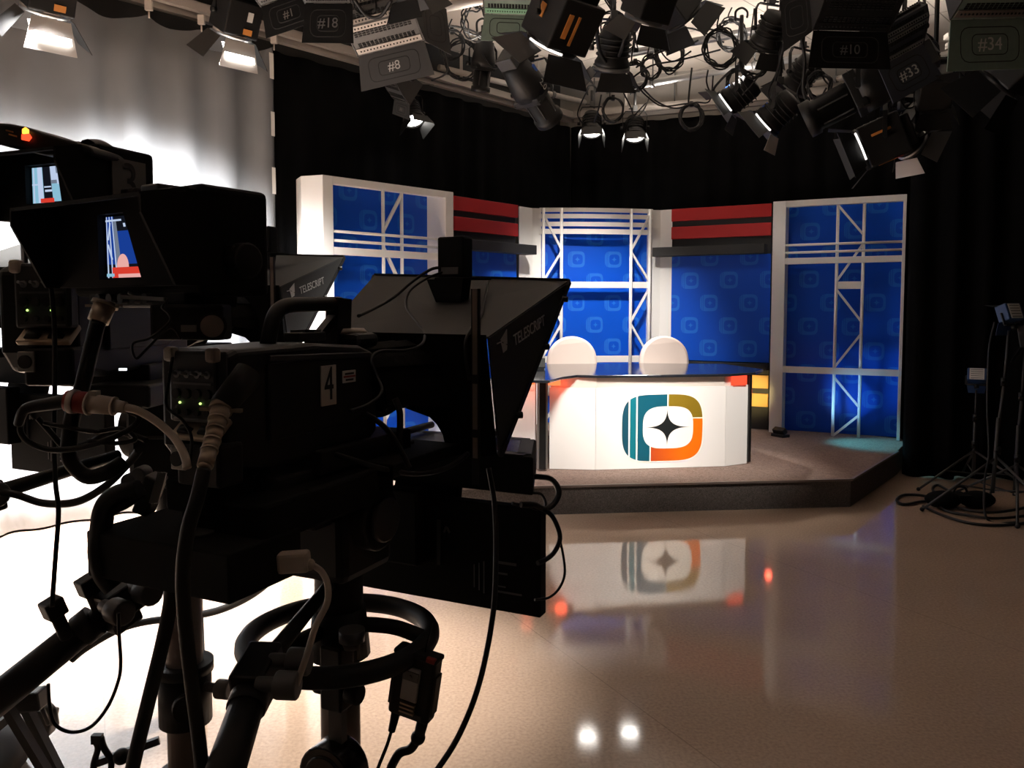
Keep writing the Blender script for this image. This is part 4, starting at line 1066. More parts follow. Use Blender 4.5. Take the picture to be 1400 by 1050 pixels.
# cables of the grid
rnd = random.Random(4)
def coil(label, c, Rr, turns, face=(0, -1, 0), r=.007, jig=.12, drop=None):
    t = thing('cable_coil', label, 'cable', c)
    f = Vector(face).normalized(); x = f.cross(Vector((0, 0, 1))).normalized(); y = x.cross(f); pts = []
    for k in range(turns * 12 + 1):
        a = 2 * math.pi * k / 12; rr = Rr * (1 + jig * math.sin(a * .37 + k) * rnd.uniform(.3, 1)); pts.append(x * rr * math.cos(a) * .85 + y * rr * math.sin(a) + f * rnd.uniform(-.03, .03))
    MB().tube(pts, r, n=6, res=3).build('loops', 'rubber', t)
    MB().box(y * Rr * 1.0, (.03, .03, .05)).build('tie', 'black', t)
    MB().tube([y * Rr, y * Rr * 1.2 + x * .03, y * Rr + Vector((.0, 0, max(.1, ZG - c[2] - Rr)))], r * .9, n=6).build('hanging_end', 'rubber', t)
    return t
coil('coil of black cable hanging beside the slim spotlight tube', P(632, 82, 7.2), .17, 4)
coil('big coil of thin cable behind the large fresnel lamp', P(806, 20, 6.6), .22, 5)
coil('neat coil of cable below the bright flap edge', P(838, 150, 7.6), .11, 4)
coil('coil of thick cable hanging against the back drape', P(945, 160, 8.2), .13, 6, r=.011)
coil('tangled coil of cable between the two bright grid pipes', P(915, 75, 7.3), .14, 5, jig=.22)
coil('small tangle of cable on the bright pipe end', P(890, 92, 7.3), .10, 4, jig=.22)
coil('black cable bundle at the grid top beside the dark lamp', P(985, 66, 6.6), .15, 5, jig=.22)
coil('cable bundle hanging over the lowest fresnel lamp', P(1030, 85, 6.6), .12, 5, jig=.22)
coil('cable coil behind the flap marked 34', P(1235, 100, 5.8), .12, 5, jig=.22)
coil('cable loops hung under the softlight marked 34', P(1335, 88, 5.0), .12, 3, jig=.4)
coil('tangled coil over the softlight marked 8', P(500, 4, 5.8), .09, 5, jig=.22)
coil('cable coil hanging by the green softlight', P(652, 30, 6.6), .13, 4, jig=.4)
def strand(pts, label, r=.008): return cable(pts, r, label, 'power_cable', group=None, n=6, res=6)
strand(pp((600, 40, 6.8), (620, 36, 6.8), (650, 44, 6.9), (668, 60, 6.9), (662, 78, 7)), 'black cable sagging from the pipe to the slim spotlight')
strand(pp((805, 120, 8.4), (795, 140, 8.6), (790, 158, 8.8), (800, 172, 9)), 'thin cable feeding the backlight over the truss tower')
strand(pp((884, 140, 8.4), (870, 155, 8.6), (858, 172, 8.8), (862, 182, 9)), 'thin cable feeding the backlight over the red striped wall')
strand(pp((880, 122, 7.6), (900, 140, 7.8), (925, 148, 8), (950, 140, 8), (970, 138, 7.8), (975, 104, 7.4)), 'long cable drooping along the back of the grid')
strand(pp((872, 118, 7.6), (885, 132, 7.8), (905, 145, 8), (935, 142, 8.1), (950, 140, 8.1)), 'second cable drooping along the back of the grid')
strand(pp((860, 110, 6.6), (890, 90, 6.8), (930, 82, 7), (985, 68, 7)), 'cable running up along the lower bright pipe')
strand(pp((870, 92, 6.6), (900, 72, 6.8), (940, 62, 7), (955, 55, 7)), 'cable lying along the upper bright pipe')
strand(pp((955, 36, 6.8), (985, 44, 6.8), (1010, 56, 6.7)), 'thin cable strung from the dark lamp to the bunched cables')
strand(pp((1072, -10, 6), (1078, 30, 6), (1070, 70, 6.2), (1060, 110, 6.3), (1052, 150, 6.4)), 'black cable dropping to the lowest fresnel lamp', .012)
strand(pp((1092, -10, 5.8), (1094, 40, 5.8), (1100, 80, 5.9), (1098, 120, 6), (1104, 140, 6)), 'black cable dropping beside the softlight marked 10', .012)
strand(pp((1000, 96, 6.6), (985, 110, 6.7), (975, 125, 6.8), (985, 140, 6.8)), 'thick cable to the chalk marked fresnel lamp', .011)
strand(pp((1245, 60, 5.3), (1240, 95, 5.4), (1222, 110, 5.5), (1235, 120, 5.5), (1262, 100, 5.4), (1268, 60, 5.2)), 'cable looping below the flap marked 33')
strand(pp((1300, 70, 5), (1315, 90, 5), (1345, 84, 5), (1372, 60, 4.9)), 'cable looping under the softlight marked 34')
strand(pp((1265, 120, 5.7), (1278, 165, 5.8), (1255, 190, 6), (1220, 198, 6)), 'cable curving down to the boxy fresnel lamp')
strand(pp((845, -10, 5.6), (860, 20, 5.6), (852, 60, 5.7), (845, 80, 5.9)), 'black cable hanging down the centre of the grid', .012)
strand(pp((808, -8, 5.4), (815, 40, 5.5), (820, 70, 5.8), (830, 88, 5.9)), 'pair cable hanging beside the large fresnel lamp', .014)
strand(pp((480, -8, 5.6), (500, 20, 5.7), (520, 22, 5.7), (535, 0, 5.6)), 'thick cable loop over the softlight marked 8', .013)


coil('loose cable tangle at the left end of the lower bright pipe', P(868, 104, 7.0), .12, 5, jig=.22)
coil('wide cable loops against the ceiling beside the large fresnel', P(842, 48, 6.8), .17, 4, jig=.3)
coil('cable tangle hanging from the upper bright pipe', P(1000, 48, 6.9), .13, 5, jig=.22)
coil('cable tangle between the two chalk marked fresnels', P(1010, 112, 6.9), .11, 5, jig=.22)
coil('cable loops over the level profile spotlight', P(1120, 118, 6.2), .10, 5, jig=.22)
coil('cable loops at the ceiling corner by the softlight marked 8', P(618, 62, 6.9), .12, 3, jig=.2)
coil('cable tangle between flaps 33 and 34', P(1258, 74, 5.6), .13, 6, jig=.22)
coil('cable loops above the boxy fresnel lamp', P(1222, 158, 6.2), .10, 4, jig=.4)
for lb, pts in (
 ('cable arching from the large fresnel to the upper bright pipe', ((795, 50, 6), (830, 30, 6.4), (862, 40, 6.8), (872, 66, 7.1))),
 ('thin cable sagging between the dark lamp and bright pipe', ((905, 20, 6.6), (900, 60, 6.8), (918, 84, 7), (945, 70, 7))),
 ('thin cable strung across the pale ceiling panel', ((860, 12, 6.8), (905, 34, 6.9), (950, 40, 7), (990, 58, 7))),
 ('forked cable hanging off the lower bright pipe', ((968, 96, 7.2), (966, 112, 7.3), (972, 128, 7.4), (984, 138, 7.2))),
 ('thin cable looping under the lower bright pipe', ((850, 122, 7.4), (862, 146, 7.6), (868, 160, 7.8), (880, 150, 8), (888, 132, 8.2))),
 ('black lead hanging beside the neat cable coil', ((822, 130, 7.4), (818, 150, 7.6), (812, 168, 8))),
 ('black lead from the profile spotlight up to the pipe', ((735, 110, 6.4), (760, 96, 6.5), (770, 70, 6.6), (790, 60, 6.6))),
 ('lead draped between the spotlight tube and the green softlight', ((655, 66, 6.9), (672, 92, 6.8), (690, 84, 6.6), (700, 60, 6.4))),
 ('lead hanging behind the softlight marked 8', ((575, 30, 6.4), (602, 52, 6.6), (612, 96, 6.8), (590, 110, 6.9))),
 ('pale looped lead below the softlight marked 10', ((1105, 95, 6), (1090, 130, 6.1), (1110, 150, 6.1), (1130, 120, 6))),
 ('two ply lead crossing behind the softlight marked 10', ((1040, 20, 6.2), (1062, 60, 6.3), (1040, 100, 6.4), (1015, 130, 6.5))),
 ('thin lead dangling over the lowest fresnel lamp', ((1062, 100, 6.3), (1050, 130, 6.3), (1070, 150, 6.3), (1085, 138, 6.3))),
 ('lead swinging from the flap 33 lamp to the wall track', ((1225, 120, 5.6), (1240, 148, 5.8), (1262, 132, 6), (1268, 96, 6)))):
    strand(pp(*pts), lb, .0075)

# ------------------------------------------------------------------ light stands by the masking drape
def stand(label, gx, gy, legs, apex, height, lean=0, extra=0):
    t = thing('light_stand', label, 'light stand', (gx, gy, 0))
    MB().cyl((0, 0, apex * .35), (lean * apex, 0, apex + .3), .014, n=12).cyl((lean * apex, 0, apex + .2), (lean * (height - .3), 0, height * .72), .012, n=12).cyl((lean * height * .7, 0, height * .7), (lean * height, 0, height), .009, n=12).build('pole', 'dgrey', t)
    for q in (apex + .05, height * .72):
        MB().cyl((lean * q, 0, q - .03), (lean * q, 0, q + .03), .022, n=12).cyl((lean * q, -.02, q), (lean * q - .04, -.03, q), .008).build('lock_collar', 'black', t)
    for a in legs:
        c_, s_ = math.sin(R(a)), math.cos(R(a))
        lg = MB().cyl((lean * apex, 0, apex), (.52 * c_, .52 * s_, .015), .010, n=10).cyl((0, 0, apex * .4), (.27 * c_, .27 * s_, apex * .5), .006, n=8).build('leg', 'dgrey', t)
        MB().ball((.52 * c_, .52 * s_, .017), .017).build('foot', 'rubber', lg)
    return t
def standlamp(label, loc, hd, tilt, s, mat='bluelamp'):
    t = thing('stand_lamp', label, 'lamp', loc, (-R(tilt), 0, -R(hd)))
    MB().box((0, 0, 0), (s * 1.9, s * 1.1, s * 1.5)).build('housing', mat, t, .008)
    MB().box((0, -s * .57, 0), (s * 1.45, s * .06, s * 1.35)).build('vent_plate', 'chalk', t, .003)
    for k in range(5): MB().box((0, -s * .61, -s * .5 + s * .25 * k), (s * 1.2, s * .02, s * .05)).build('vent_slot', 'ink', t)
    MB().box((0, s * .56, 0), (s * 1.6, s * .05, s * 1.3)).build('lens', 'lensdark', t)
    flap(t, (-s, s * .56, s * .75), (s, s * .56, s * .75), (0, s * .9, s * .5), .1, 'black'); flap(t, (s, s * .56, -s * .75), (-s, s * .56, -s * .75), (0, s * .7, -s * .9), .1, mat)
    for q in (-1, 1): MB().beam((q * s * 1.02, 0, 0), (q * s * 1.02, 0, -s * 1.1), .02, .008, (0, 1, 0)).build('yoke_arm', 'black', t)
    MB().beam((-s, 0, -s * 1.1), (s, 0, -s * 1.1), .02, .008).cyl((0, 0, -s * 1.1), (0, 0, -s * 1.5), .018).build('yoke_base', 'black', t)
    return t
b1, b2, b3 = G(1330, 668), G(1356, 700), G(1386, 700)
stand('light stand furthest back by the black masking drape', b1.x, b1.y, (-100, 20, 140), .33, P(1330, 533, b1.y).z, 0)
stand('light stand with splayed legs and the blue sided lamp', b2.x, b2.y, (-88, 30, 150), .42, P(1372, 452, b2.y).z, .055)
stand('light stand nearest the edge with clamps on its pole', b3.x, b3.y, (-30, 90, 210), .36, P(1397, 480, b3.y).z, .03)
q = P(1330, 520, b1.y); standlamp('small lamp with blue glint on the furthest light stand', (b1.x, b1.y, q.z + .04), 30, 25, .075, 'bluelamp')
q = P(1380, 428, b2.y); standlamp('blue sided lamp with pale vented back on the splayed light stand', (q.x, b2.y, q.z), -22, 20, .085)
q = P(1404, 462, b3.y); standlamp('dark lamp at the edge of the picture on the clamp covered stand', (q.x + .02, b3.y, q.z + .02), -50, 10, .11, 'black')
c = G(1312, 694)
t = thing('sandbag', 'black sandbag lying across the feet of the light stands', 'sandbag', (c.x, c.y, 0))
mb = MB()
for s_ in (-1, 1): mb.ball((s_ * .13, 0, .065), .12, (1.15, .8, .56))
mb.box((0, 0, .10), (.10, .16, .02)).build('bag', 'cloth', t)
MB().tube([(-.06, 0, .11), (-.03, 0, .16), (.03, 0, .16), (.06, 0, .11)], .01).build('handle', 'rubber', t)
def gg(*a): return [G(x, y, 0) + Vector((0, 0, h)) for x, y, h in a]
fc = [
 ('black cable loop lying on the floor toward the stage corner', ((1290, 690, .015), (1262, 688, .015), (1236, 692, .015), (1226, 686, .015), (1236, 679, .015), (1262, 680, .015), (1285, 688, .015))),
 ('floor cable running past the sandbag to the stand feet', ((1275, 684, .018), (1290, 700, .018), (1325, 708, .018), (1365, 712, .018), (1420, 706, .018))),
 ('floor cable nearest the open floor by the stands', ((1262, 694, .012), (1290, 707, .012), (1330, 718, .012), (1375, 720, .012), (1440, 712, .012))),
 ('floor cable snaking between the stand legs', ((1300, 676, .02), (1282, 668, .03), (1276, 676, .03), (1300, 694, .02), (1345, 704, .02), (1390, 700, .02), (1420, 690, .02)))]
for lb, a in fc: cable(gg(*a), .011, lb, 'floor_cable', 'rubber', n=8)
cable([P(1360, 440, b2.y - .1), P(1352, 480, b2.y - .1), P(1350, 560, b2.y - .1), P(1352, 620, b2.y - .15), P(1346, 660, b2.y - .15), G(1350, 712) + Vector((0, 0, .01)), G(1390, 716) + Vector((0, 0, .01))], .008, 'thin cable hanging from the blue sided lamp to the floor', 'lamp_cable')

# ------------------------------------------------------------------ cables and small gear on the cameras
cable(pp((668, 640, 1.75), (676, 690, 1.72), (678, 760, 1.66), (674, 840, 1.6), (655, 935, 1.55), (625, 1010, 1.5), (585, 1070, 1.45)), .0058, 'long black cable falling from the prompter past the hand controller to the floor', 'video_cable', n=10)
cable(pp((724, 652, 2.05), (738, 652, 2.05), (755, 656, 2.03), (764, 672, 2.0), (758, 688, 1.98), (745, 696, 1.95), (730, 690, 1.92), (712, 690, 1.9)), .0075, 'black cable looping from the script monitor socket', 'monitor_cable', n=10)
cable(pp((728, 674, 2.0), (740, 676, 2.0), (746, 688, 1.98), (742, 698, 1.95), (728, 694, 1.93), (700, 688, 1.9)), .004, 'thin black cable looping under the script monitor', 'monitor_cable', n=8)
cable(pp((742, 695, 1.94), (755, 706, 1.94), (764, 725, 1.93), (765, 740, 1.92), (757, 756, 1.9), (746, 765, 1.88), (735, 770, 1.86)), .006, 'black cable with moulded splitter curving back to the talent monitor', 'monitor_cable', n=10)
cable(pp((765, 735, 1.92), (770, 760, 1.92), (772, 785, 1.9), (764, 805, 1.88), (750, 817, 1.86), (731, 820, 1.84)), .0032, 'thin cable with long plug hanging in a loop beside the talent monitor', 'monitor_cable')
cable(pp((606, 372, 2.30), (585, 380, 2.28), (560, 398, 2.24), (556, 420, 2.18), (570, 440, 2.08), (580, 455, 2.0), (577, 470, 1.86), (555, 479, 1.80), (520, 480, 1.74), (508, 492, 1.7), (516, 515, 1.7), (522, 535, 1.66), (505, 552, 1.62), (478, 562, 1.56)), .0034, 'thin cable wandering over the nearest hood down to the camera side', 'hood_cable')
cable(pp((606, 366, 2.32), (590, 368, 2.32), (565, 384, 2.28), (540, 405, 2.2), (515, 420, 2.1), (490, 432, 1.98)), .0045, 'black cable from the sensor box across the nearest hood', 'hood_cable')
cable(pp((668, 383, 2.36), (663, 405, 2.25), (658, 430, 2.1), (645, 448, 1.93), (637, 465, 1.86), (637, 490, 1.86), (642, 520, 1.86)), .0040, 'black cable draped over the nearest hood beside the rod', 'hood_cable')
def plugcable(label, pts, r, conn, name='camera_cable'):
    t = thing(name, label, 'cable', pts[0]); o = pts[0]
    MB().tube([p - o for p in pts], r, n=12).build('lead', 'rubber', t)
    return t
# metal multipin plug on the near camera
a, b = P(303, 556, 1.30), P(279, 642, 1.20)
t = plugcable('thick camera cable with large metal plug on the camera marked 4', [b, P(270, 680, 1.18), P(256, 730, 1.17), P(250, 800, 1.17), P(258, 900, 1.18), P(274, 1030, 1.2), P(280, 1120, 1.2)], .011, None)
d = (a - b); o = b
pl2 = MB()
for f0, f1, r0, r1 in ((0, .05, .009, .0115), (.05, .27, .0125, .0125), (.27, .30, .0138, .0138), (.30, .42, .0128, .0128), (.42, .45, .0142, .0142), (.45, .60, .0132, .0132), (.60, .63, .0148, .0148), (.63, .76, .014, .014), (.76, .79, .016, .016), (.79, .93, .0155, .0158), (.93, 1.0, .0195, .0195)):
    pl2.cyl(d * f0, d * f1, r0, r1, n=20)
pl2.build('plug', 'brass', t)
MB().cyl(d * 1.0, d * 1.0 + Vector((.03, .05, .05)), .021, .026).build('boot', 'rubber', t)
MB().beam(d * .97 - Vector((.034, 0, 0)), d * .97 + Vector((.034, 0, -.004)), .012, .006).build('plug_ear', 'brass', t)
# plug and cable on camera 3
a, b = P(143, 418, 1.36), P(134, 440, 1.35)
t = plugcable('thick camera cable with tan collar at the camera marked 3', [b, P(124, 480, 1.34), P(112, 530, 1.33), P(98, 575, 1.33), P(94, 620, 1.33), P(104, 640, 1.33), P(122, 652, 1.33), P(148, 645, 1.34), P(168, 632, 1.36)], .013, None)
MB().cyl((0, 0, 0), a - b, .017, .018, n=20).build('plug', 'brass', t)
MB().cyl((a - b) * 1.0, (a - b) * 1.2, .022, n=20).beam((a - b) * .9 - Vector((.03, 0, -.003)), (a - b) * .9 + Vector((.03, 0, .003)), .01, .005).build('plug_ear', 'brass', t)
# red and cream power coupler
a, b = P(92, 548, 1.25), P(172, 557, 1.25); d = b - a
t = thing('power_coupler', 'cream and red power plug joined to a cream cable behind the cameras', 'plug', a)
MB().cyl((0, 0, 0), d * .38, .017, .018, n=20).cyl(d * .07, d * .14, .019).build('socket', 'redplug', t)
MB().cyl(d * .38, d * .78, .016, .014, n=20).cyl(d * .36, d * .40, .019).box(d * .47 + Vector((0, 0, .015)), (.012, .015, .012)).cyl(d * .78, d * .82, .015).cyl(d * .82, d * 1.0, .011, .009).build('plug', 'cream', t)
MB().cyl(d * .06, d * .16, .0195).build('band', 'plate', t)
MB().tube([d, P(190, 562, 1.25) - a, P(215, 577, 1.25) - a, P(238, 598, 1.24) - a, P(252, 622, 1.22) - a, P(256, 640, 1.21) - a], .0065, n=10).build('lead', 'cream', t)
MB().tube([Vector((0, 0, 0)), P(70, 552, 1.25) - a, P(45, 556, 1.25) - a, P(32, 562, 1.25) - a, P(25, 580, 1.26) - a], lambda u: .012 - .005 * u, n=8).build('tail', 'rubber', t)
# cream connector on the near head
a = P(383, 768, 1.36)
t = thing('power_plug', 'cream plug and cable hanging by the pan head of the camera marked 4', 'plug', a)
MB().box(P(402, 768, 1.36) - a, (.055, .03, .036), Matrix.Rotation(R(-4), 4, 'Y')).cyl(P(419, 771, 1.36) - a, P(430, 774, 1.36) - a, .012, .009).build('plug', 'cream', t, .006)
MB().tube([P(428, 773, 1.36) - a, P(440, 782, 1.36) - a, P(448, 800, 1.35) - a, P(447, 825, 1.34) - a, P(432, 855, 1.33) - a, P(418, 900, 1.32) - a, P(400, 950, 1.31) - a], .0058, n=10).build('lead', 'cream', t)
# loose cables on the left
L = [
 ('thin black cable hanging straight down before the white cyclorama', ((68, 380, 1.5), (74, 440, 1.5), (75, 520, 1.5), (74, 600, 1.48), (76, 660, 1.46), (80, 700, 1.45), (76, 760, 1.44), (71, 830, 1.42)), .0045, 'drop_cable'),
 ('thick dark cable sagging below the outer prompter monitor', ((-30, 668, 1.5), (20, 676, 1.5), (60, 688, 1.5), (105, 686, 1.48), (145, 664, 1.46), (175, 634, 1.44), (190, 615, 1.42)), .0075, 'camera_cable'),
 ('black cable looped round the power coupler', ((30, 575, 1.3), (28, 590, 1.3), (40, 605, 1.3), (70, 615, 1.3), (110, 612, 1.3), (150, 600, 1.3), (180, 585, 1.3), (190, 570, 1.3), (175, 562, 1.3)), .005, 'loop_cable'),
 ('black cable crossing the outer prompter monitor', ((52, 572, 1.35), (70, 592, 1.35), (90, 612, 1.35), (120, 606, 1.35), (150, 592, 1.34), (178, 594, 1.34), (200, 602, 1.33)), .005, 'loop_cable'),
 ('thin cable hanging in a loop below the camera marked 3', ((60, 578, 1.32), (90, 584, 1.32), (130, 590, 1.32), (165, 586, 1.32), (185, 600, 1.3), (160, 606, 1.3), (120, 603, 1.3)), .004, 'loop_cable'),
 ('brown tinged thick cable passing behind the tan column to the pan bar', ((98, 902, 2.3), (118, 886, 2.3), (160, 862, 2.28), (200, 850, 2.26), (250, 844, 2.2), (300, 834, 2.1), (345, 812, 1.95), (385, 778, 1.75)), .0105, 'camera_cable'),
 ('thin cable hanging in a deep loop under the pan bar', ((66, 935, 1.3), (68, 965, 1.3), (75, 990, 1.3), (98, 1001, 1.3), (125, 993, 1.3), (148, 965, 1.3), (162, 930, 1.3), (165, 905, 1.3), (163, 870, 1.3), (162, 838, 1.3)), .003, 'loop_cable'),
 ('thick black cable falling from the wedge box past the tan column', ((238, 785, 1.36), (232, 830, 1.36), (222, 880, 1.35), (205, 950, 1.34), (188, 1020, 1.33), (172, 1090, 1.32)), .013, 'camera_cable'),
 ('black cable bundle bulging from the wedge box corner', ((190, 668, 1.42), (160, 676, 1.42), (142, 692, 1.42), (136, 720, 1.42), (133, 755, 1.42), (140, 785, 1.42), (155, 805, 1.42)), .017, 'camera_cable'),
 ('second bundle cable curling over the wedge box corner', ((196, 672, 1.44), (172, 688, 1.44), (150, 700, 1.44), (148, 712, 1.44), (142, 740, 1.43), (137, 765, 1.42)), .010, 'camera_cable'),
 ('thin cable hooked under the wedge box', ((330, 768, 1.5), (322, 782, 1.5), (321, 800, 1.5), (328, 806, 1.5), (345, 796, 1.5), (368, 776, 1.5)), .0045, 'loop_cable'),
 ('black cable drooping from the camera marked 4 across its lens opening', ((500, 566, 1.62), (515, 575, 1.62), (532, 590, 1.62), (545, 610, 1.62), (560, 640, 1.62)), .006, 'lens_cable'),
 ('short thick lead hanging from the lens into the opening', ((540, 545, 1.66), (546, 560, 1.66), (547, 580, 1.66), (546, 612, 1.66)), .007, 'lens_cable'),
 ('bent thin wire under the wide viewfinder', ((175, 400, 1.25), (200, 408, 1.25), (228, 409, 1.25), (222, 420, 1.25), (230, 428, 1.25), (232, 440, 1.25), (205, 462, 1.25), (182, 470, 1.25), (186, 490, 1.25), (200, 478, 1.25), (232, 448, 1.25), (248, 464, 1.25)), .0022, 'thin_wire'),
 ('cable falling behind the rear panel of the camera marked 4', ((236, 488, 1.3), (231, 520, 1.3), (228, 555, 1.3), (250, 575, 1.3), (262, 600, 1.3), (258, 640, 1.3)), .0028, 'thin_wire'),
 ('cables sagging under the lens of the camera marked 4', ((420, 610, 1.6), (470, 625, 1.62), (520, 640, 1.66), (570, 648, 1.72), (610, 640, 1.78), (640, 620, 1.84)), .006, 'lens_cable'),
]
for lb, a, r, nm in L: cable(pp(*a), r, lb, nm)
# silver clamp with knobs beside the wedge box
a = P(205, 672, 1.5)
t = thing('cable_clamp', 'ribbed dark clamp with two round knobs above the wedge box', 'clamp', a)
MB().beam(P(196, 700, 1.5) - a, P(215, 650, 1.5) - a, .045, .03).build('block', 'dgrey', t, .004)
for k in range(3): MB().beam(P(206 + 4 * k, 688, 1.47) - a, P(218 + 4 * k, 646, 1.47) - a, .004, .006).build('rib', 'alu', t)
for x, y in ((178, 656), (192, 647)): MB().cyl(P(x - 4, y + 3, 1.49) - a, P(x + 8, y - 2, 1.52) - a, .015, n=16).build('knob', 'grey', t, .003)
# hand controller hung on the steering ring
c = P(568, 934, 1.66); rot = Matrix.Rotation(-R(20), 3, 'Z') @ Matrix.Rotation(R(9), 3, 'Y')
t = thing('belt_pack', 'black intercom belt pack with metal clip hanging from the steering ring', 'intercom pack', c); t.rotation_euler = rot.to_euler()
MB().box((0, 0, 0), (.098, .04, .148)).build('case', 'black', t, .008, segs=3)
MB().box((0, -.003, .07), (.104, .044, .012)).build('top_rim', 'rubber', t, .005)
MB().box((.037, -.02, .073), (.022, .012, .012)).build('red_button', 'redplug', t, .003)
cl = MB().box((.0, -.026, .01), (.040, .008, .075)).build('clip', 'alu', t, .003)
MB().box((.0, -.031, .03), (.036, .003, .02)).cyl((0, -.03, .03), (0, -.036, .03), .004).build('clip_plate', 'grey', cl)
for k in range(3): MB().box((.0, -.026, -.036 - .009 * k), (.034, .008, .004)).build('clip_rib', 'brass', cl)
for s_ in (-1, 1): MB().box((s_ * .05, 0, -.01), (.006, .03, .09)).build('side_grip', 'rubber', t, .002)
MB().box((.008, -.022, -.062), (.05, .004, .012)).build('badge', 'dgrey', t)
MB().cyl((-.035, 0, -.07), (-.040, 0, -.125), .011, .008).tube([(-.040, 0, -.12), (-.046, .0, -.16), (-.06, 0, -.22), (-.075, 0, -.30)], .004).build('headset_plug', 'rubber', t)
MB().cyl((.03, 0, -.07), (.026, 0, -.11), .013, .012).ball((.024, 0, -.118), .016).tube([(.024, 0, -.12), (.01, 0, -.15), (-.015, 0, -.17), (-.03, 0, -.21)], .010).build('line_plug', 'rubber', t)
MB().tube([(.012, 0, .074), (.014, .0, .10), (.012, .02, .135)], .0018, n=6).build('hanging_cord', 'rubber', t)
# tally wedge of camera 3
a = P(60, 195, 1.62)
t = thing('tally_light', 'long black tally light unit glowing red over the viewfinder marked 3', 'tally lamp', a)
def ta(x, y, Y=1.62): return P(x, y, Y) - a
mb = MB()
o1 = [ta(-10, 167), ta(10, 168), ta(35, 173), ta(62, 182), ta(112, 196), ta(124, 201), ta(126, 212), ta(100, 213), ta(60, 212), ta(-10, 196)]
back = [v + Vector((.02, .10, 0)) for v in o1]
A = [mb.bm.verts.new(v) for v in o1]; B = [mb.bm.verts.new(v) for v in back]
for i in range(len(o1)): mb._f([A[i], A[(i + 1) % len(o1)], B[(i + 1) % len(o1)], B[i]])
mb._f(A[::-1]); mb._f(B); mb.build('housing', 'black', t, .006)
MB().slab([ta(31, 177, 1.615), ta(35, 174, 1.615), ta(39, 177, 1.615), ta(39, 183, 1.615), ta(31, 183, 1.615)], .004).build('lamp', 'orlamp', t)
MB().slab([ta(30, 184, 1.615), ta(40, 183, 1.615), ta(43, 188, 1.615), ta(39, 193, 1.615), ta(30, 191, 1.615)], .004).build('lamp', 'redlamp', t)
for (xa, ya), (xb, yb) in (((8, 177), (18, 179.5)), ((12, 182.5), (23, 185.5))):
    MB().slab([ta(xa, ya, 1.617), ta(xb, yb, 1.617), ta(xb, yb + 2, 1.617), ta(xa, ya + 2, 1.617)], .001).build('print_line', 'orange', t)
MB().tube([ta(120, 206, 1.68), ta(140, 208, 1.72), ta(160, 225, 1.76), ta(178, 242, 1.78), ta(186, 258, 1.78)], .024, n=10).build('arm', 'black', t)
MB().box(ta(145, 214, 1.7), (.025, .03, .03)).build('arm_clamp', 'black', t, .004)
# tripod legs and clip in the low corner
t = thing('spreader_tripod', 'folded tripod legs standing low in the corner before the white floor', 'tripod', G(30, 1045, .0) * 0 + Vector((-1.33, 2.02, 0)))
o = t.location
for a_, b_ in (((8, 965, 1.95), (78, 1080, 1.95)), ((32, 960, 2.0), (95, 1085, 2.0)), ((45, 955, 2.1), (-20, 1010, 2.1))):
    MB().beam(P(*a_) - o, P(*b_) - o, .025, .02).build('leg', 'grey' if a_[0] == 45 else 'dgrey', t)
MB().beam(P(-6, 962, 2.0) - o, P(60, 954, 2.0) - o, .05, .05).build('hub', 'dgrey', t, .006)
bk = MB().box(P(62, 985, 2.1) - o, (.05, .04, .07), Matrix.Rotation(R(12), 4, 'Y')).build('buckle', 'grey', t, .006)
for k in range(3): MB().tube([P(50 + 6 * k, 950 + 4 * k, 2.08) - o, P(58 + 8 * k, 970, 2.05) - o, P(66 + 6 * k, 990, 2.07) - o], .006, n=6).build('strap', 'grey', bk)
a = P(140, 1030, 1.9)
t = thing('spring_clip', 'dark spring clip hanging on a strap beside the tan column', 'clip', a)
MB().tube([P(128, 1010, 1.9) - a, P(134, 1022, 1.9) - a, P(128, 1045, 1.9) - a, P(130, 1060, 1.9) - a], .008, n=8).tube([P(138, 1008, 1.9) - a, P(142, 1022, 1.9) - a, P(152, 1040, 1.9) - a, P(150, 1060, 1.9) - a], .008, n=8).box(P(133, 1010, 1.9) - a, (.025, .015, .022)).build('jaw', 'black', t)
MB().beam(P(132, 1043, 1.9) - a, P(218, 1012, 1.95) - a, .012, .018).build('strap', 'grey', t)
MB().ball(P(166, 1034, 1.9) - a, .02).build('knob', 'black', t)
# round mirror-like knob and boxes below the wide viewfinder
a = P(291, 445, 1.27)
t = thing('viewfinder_bracket', 'black bracket with round tan knob holding the wide viewfinder', 'bracket', a)
MB().cyl(P(291, 446, 1.30) - a, P(290, 446, 1.24) - a, .022, n=22).build('knob', 'rubber', t)
MB().cyl(P(290, 446, 1.239) - a, P(290, 446, 1.235) - a, .0175, n=22).build('knob_face', 'tan', t)
MB().box(P(262, 440, 1.32) - a, (.12, .05, .06)).build('arm', 'black', t, .006)
MB().box(P(258, 449, 1.28) - a, (.024, .004, .011)).build('label', 'darkplate', t)
MB().box(P(168, 505, 1.30) - a, (.012, .004, .004)).build('status_slot', 'slot', t)
MB().beam(P(165, 406, 1.22) - a, P(224, 409, 1.22) - a, .004, .006).build('edge_bar', 'steel', t)

# ------------------------------------------------------------------ lights (studio lamps of the grid, and added fills)
W = SC.world or bpy.data.worlds.new('world'); SC.world = W; W.use_nodes = True
W.node_tree.nodes['Background'].inputs[0].default_value = (1, .9, .8, 1); W.node_tree.nodes['Background'].inputs[1].default_value = .001
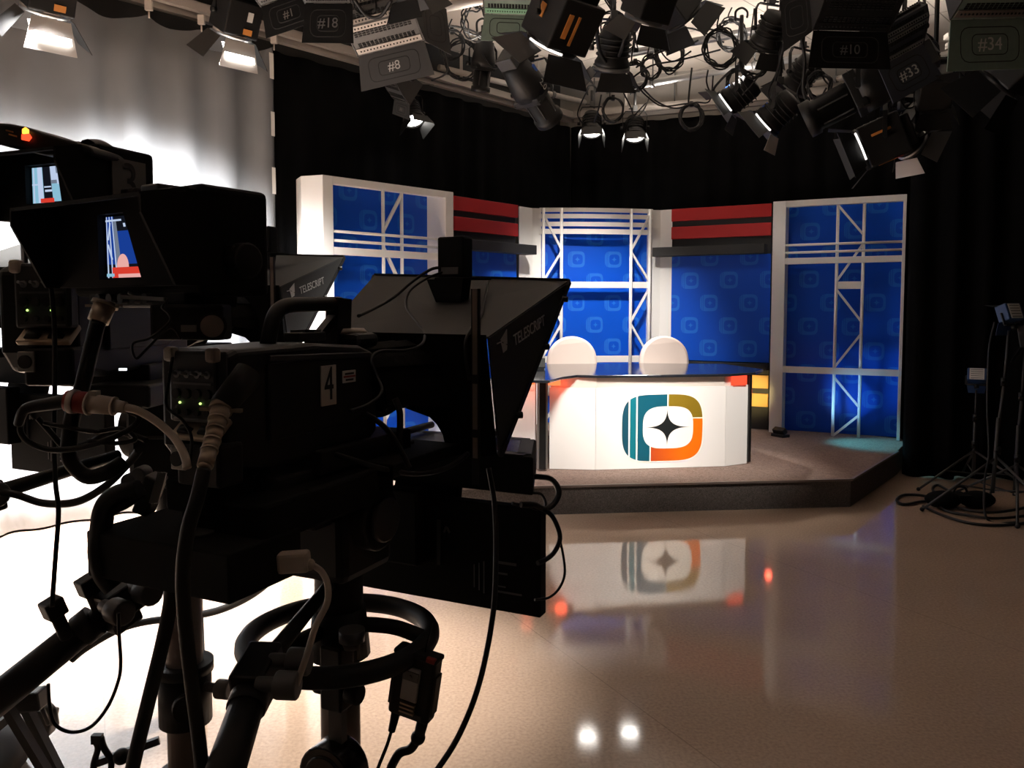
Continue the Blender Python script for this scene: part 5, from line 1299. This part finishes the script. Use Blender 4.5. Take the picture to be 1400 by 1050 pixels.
# cyclorama floods, a metre off the cloth, top flap cutting the beam
for s in (.3, 1.4, 2.5, 3.5):
    q = cs(s) + NC * 1.03; q.z = 3.16
    spot('cyc_flood', q, q - NC * .36 - Vector((0, 0, 1)), 1700, 112, .85, (1, .97, .945), .22)
spot('cyc_low_fill', (-1.45, 3.4, 3.3), (-3.1, 5.6, .2), 6000, 46, .7, (1, .97, .945), .2)  # added pair of fills brightening the foot of the cyclorama, without fixtures
spot('cyc_low_fill', (-.9, 4.2, 3.3), (-2.35, 6.3, .3), 3000, 40, .8, (1, .97, .945), .2)
spot('floor_fill', (-2.3, 3.5, 3.6), (-2.15, 3.4, 0), 1300, 62, 1, (1, .96, .92), .2)  # added pair of fills that brighten the floor, no lamps modelled for them
spot('floor_fill', (.3, 4.5, 3.3), (-.80, 3.2, 0), 1500, 38, 1, (1, .93, .85), .15)
# keys on the desk and set
spot('key_light', (.45, 4.2, 2.75), (.7, 6.6, .72), 640, 38, .9, (1, .93, .85), .3)
spot('key_light', (2.05, 4.3, 2.95), (1.6, 6.7, .7), 500, 40, .9)
spot('set_light', (.75, 6.9, 3.5), (.9, 8.9, .85), 560, 62, .9)
spot('set_light', (1.9, 6.7, 3.5), (2.5, 8.4, .75), 420, 66, .9)
spot('set_light', (-.3, 5.2, 3.45), (-1.0, 7.2, .7), 100, 50, .9)
spot('back_light', (.9, 8.8, 3.5), (.6, 7.2, 1.0), 330, 34, .6)
spot('back_light', (1.41, 8.8, 3.48), (1.5, 7.2, 1.0), 330, 34, .6)
point('gel_lamp', (.40, 6.30, .90), .6, (1, .10, .04), .05)
point('gel_lamp', (.12, 6.33, .90), .9, (1, .14, .05), .05)
point('gel_lamp', (2.25, 6.8, .80), .7, (1, .10, .05))
spot('cyan_uplight', (3.0, 7.75, 1.0), (3.5, 7.6, .22), 40, 60, .9, (.08, .75, 1))
spot('blue_uplight', (3.0, 7.8, .32), (3.45, 8.05, .62), 20, 60, .9, (.25, .6, 1))
spot('amber_light', (2.25, 7.9, .62), (2.62, 8.6, .62), 26, 44, .6, (1, .75, .3))
# added upward fill spots, brightening the ceiling as lamp spill would
for x, y, e in ((-.3, 6.6, 22), (.5, 8.2, 30), (1.5, 8.9, 40), (2.4, 7.9, 34), (1.9, 6.8, 22), (2.6, 5.6, 22), (.9, 5.6, 24), (3.5, 7.2, 34)):
    spot('ceiling_fill', (x, y, 3.72), (x, y, 4.4), e, 165, .6, (1, .9, .8), .1)
SC.view_settings.view_transform = 'Standard'; SC.view_settings.look = 'None'; SC.view_settings.gamma = 1; SC.view_settings.use_curve_mapping = False
SC.view_settings.exposure = 0
